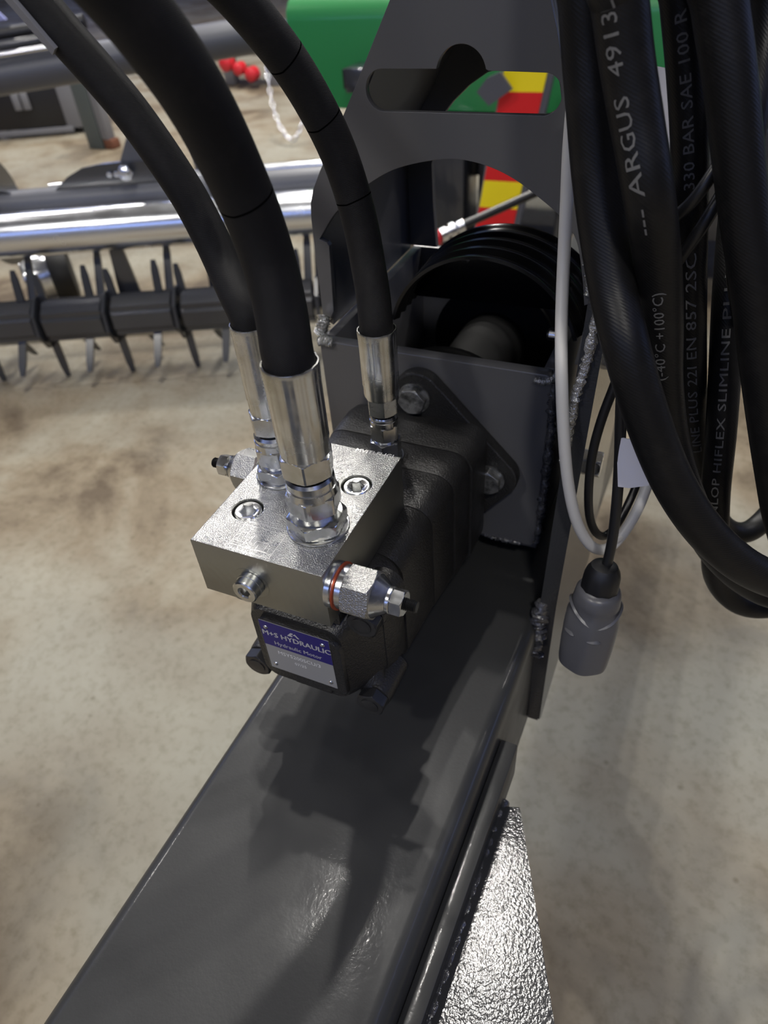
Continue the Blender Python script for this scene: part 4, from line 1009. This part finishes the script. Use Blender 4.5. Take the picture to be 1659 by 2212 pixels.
gm = thing('green_machine', 'large green painted machine standing behind the winch frame', 'machine', (-.4, 2.9, FLOOR))
bm = bmesh.new()
sec = [(2.30, -.2500), (2.30, .010), (2.306, .040), (2.325, .065), (2.36, .080), (3.5, .085), (3.5, -.25)]
add_rings(bm, [[Vector((x, y, z)) for y, z in sec] for x in (-1.235, 1.35)])
finish('green_body', bm, M['green'], gm, 40)
box('top_trim', (-1.22, 2.40, .085), (1.35, 3.4, .12), M['wall'], gm, .01)
box('under_frame', (-1.0, 2.45, -.50), (1.35, 3.3, -.25), M['dark_steel'], gm, .01)
box('under_frame', (.10, 2.30, -.62), (1.2, 2.45, -.275), M['dark_steel'], gm, .01)
box('frame_leg', (-.70, 2.24, FLOOR), (-.56, 2.40, -.26), M['dark_steel'], gm, .008)
box('frame_leg', (-.52, 2.28, FLOOR), (-.46, 2.40, -.26), M['black_panel'], gm, .008)
box('frame_leg', (-.22, 2.20, FLOOR), (-.14, 2.32, -.26), M['dark_steel'], gm, .008)
box('side_bracket', (-.968, 2.18, -.178), (-.890, 2.30, -.1045), M['dark_steel'], gm, .006)
box('bracket_lug', (-.985, 2.20, -.170), (-.960, 2.30, -.11), M['black_panel'], gm, .004)
wb = thing('warning_board', 'narrow upright board with red and yellow bands in front of the green machine', 'board', (-.3, 2.0, FLOOR))
def slab(name, x0, x1, z0, z1, y0, y1, m):
    sh = lambda x, z: x + (z + .13) * .168
    bm = bmesh.new(); add_rings(bm, [[Vector((sh(x0, z0), y, z0)), Vector((sh(x1, z0), y, z0)), Vector((sh(x1, z1), y, z1)), Vector((sh(x0, z1), y, z1))] for y in (y0, y1)])
    return finish(name, bm, m, wb, 0)
slab('backing', -.3745, -.235, -.62, .03, 2.002, 2.014, M['grey_panel'])
zz = .032; cols = ['red', 'yellow']; k = 0
while zz > -.60:
    slab(cols[k % 2] + '_band', -.3700, -.2450, zz - .0815, zz, 1.9985, 2.002, M[cols[k % 2]]); zz -= .0815; k += 1
slab('edge_rail', -.2430, -.2250, -.62, .03, 1.995, 2.02, M['grey_tube'])
box('foot_post', (-.42, 2.015, FLOOR), (-.36, 2.06, -.25), M['dark_steel'], wb, .004)
bm = bmesh.new(); add_rings(bm, [[Vector((x, y, z)) for x, z in ((-.400, -.090), (-.362, -.075), (-.325, -.117), (-.392, -.160), (-.430, -.125))] for y in (1.96, 1.972)])
finish('arrow_plate', bm, M['grey_tube'], wb, 30)
cp = thing('hose_coupling', 'bright hydraulic coupling with a red cap beside the drum hood', 'coupling', (-.35, 1.49, -.36))
a = Vector((-.395, 1.46, -.368)); d = Vector((.085, .06, .030)).normalized()
lathe('red_cap', [(.012, 0), (.022, .004), (.022, .030), (.015, .034)], a, d, M['red_plastic'], cp, 24)
lathe('coupling_body', [(.012, .034), (.018, .036), (.018, .052), (.013, .054), (.013, .060), (.020, .062), (.020, .075), (.012, .078)], a, d, M['galv'], cp, 28)
lathe('coupling_nut', [(.010, .078), (.016, .084), (.016, .100), (.010, .104)], a, d, M['galv'], cp, 28)
lathe('hose_tail', [(.011, .1), (.011, .40)], a, d, M['cable_black'], cp, 20)
lathe('bracket', [(.012, 0), (.012, .50)], a + d * .02 - Vector((0, 0, .50)), (0, 0, 1), M['dark_steel'], cp, 12)
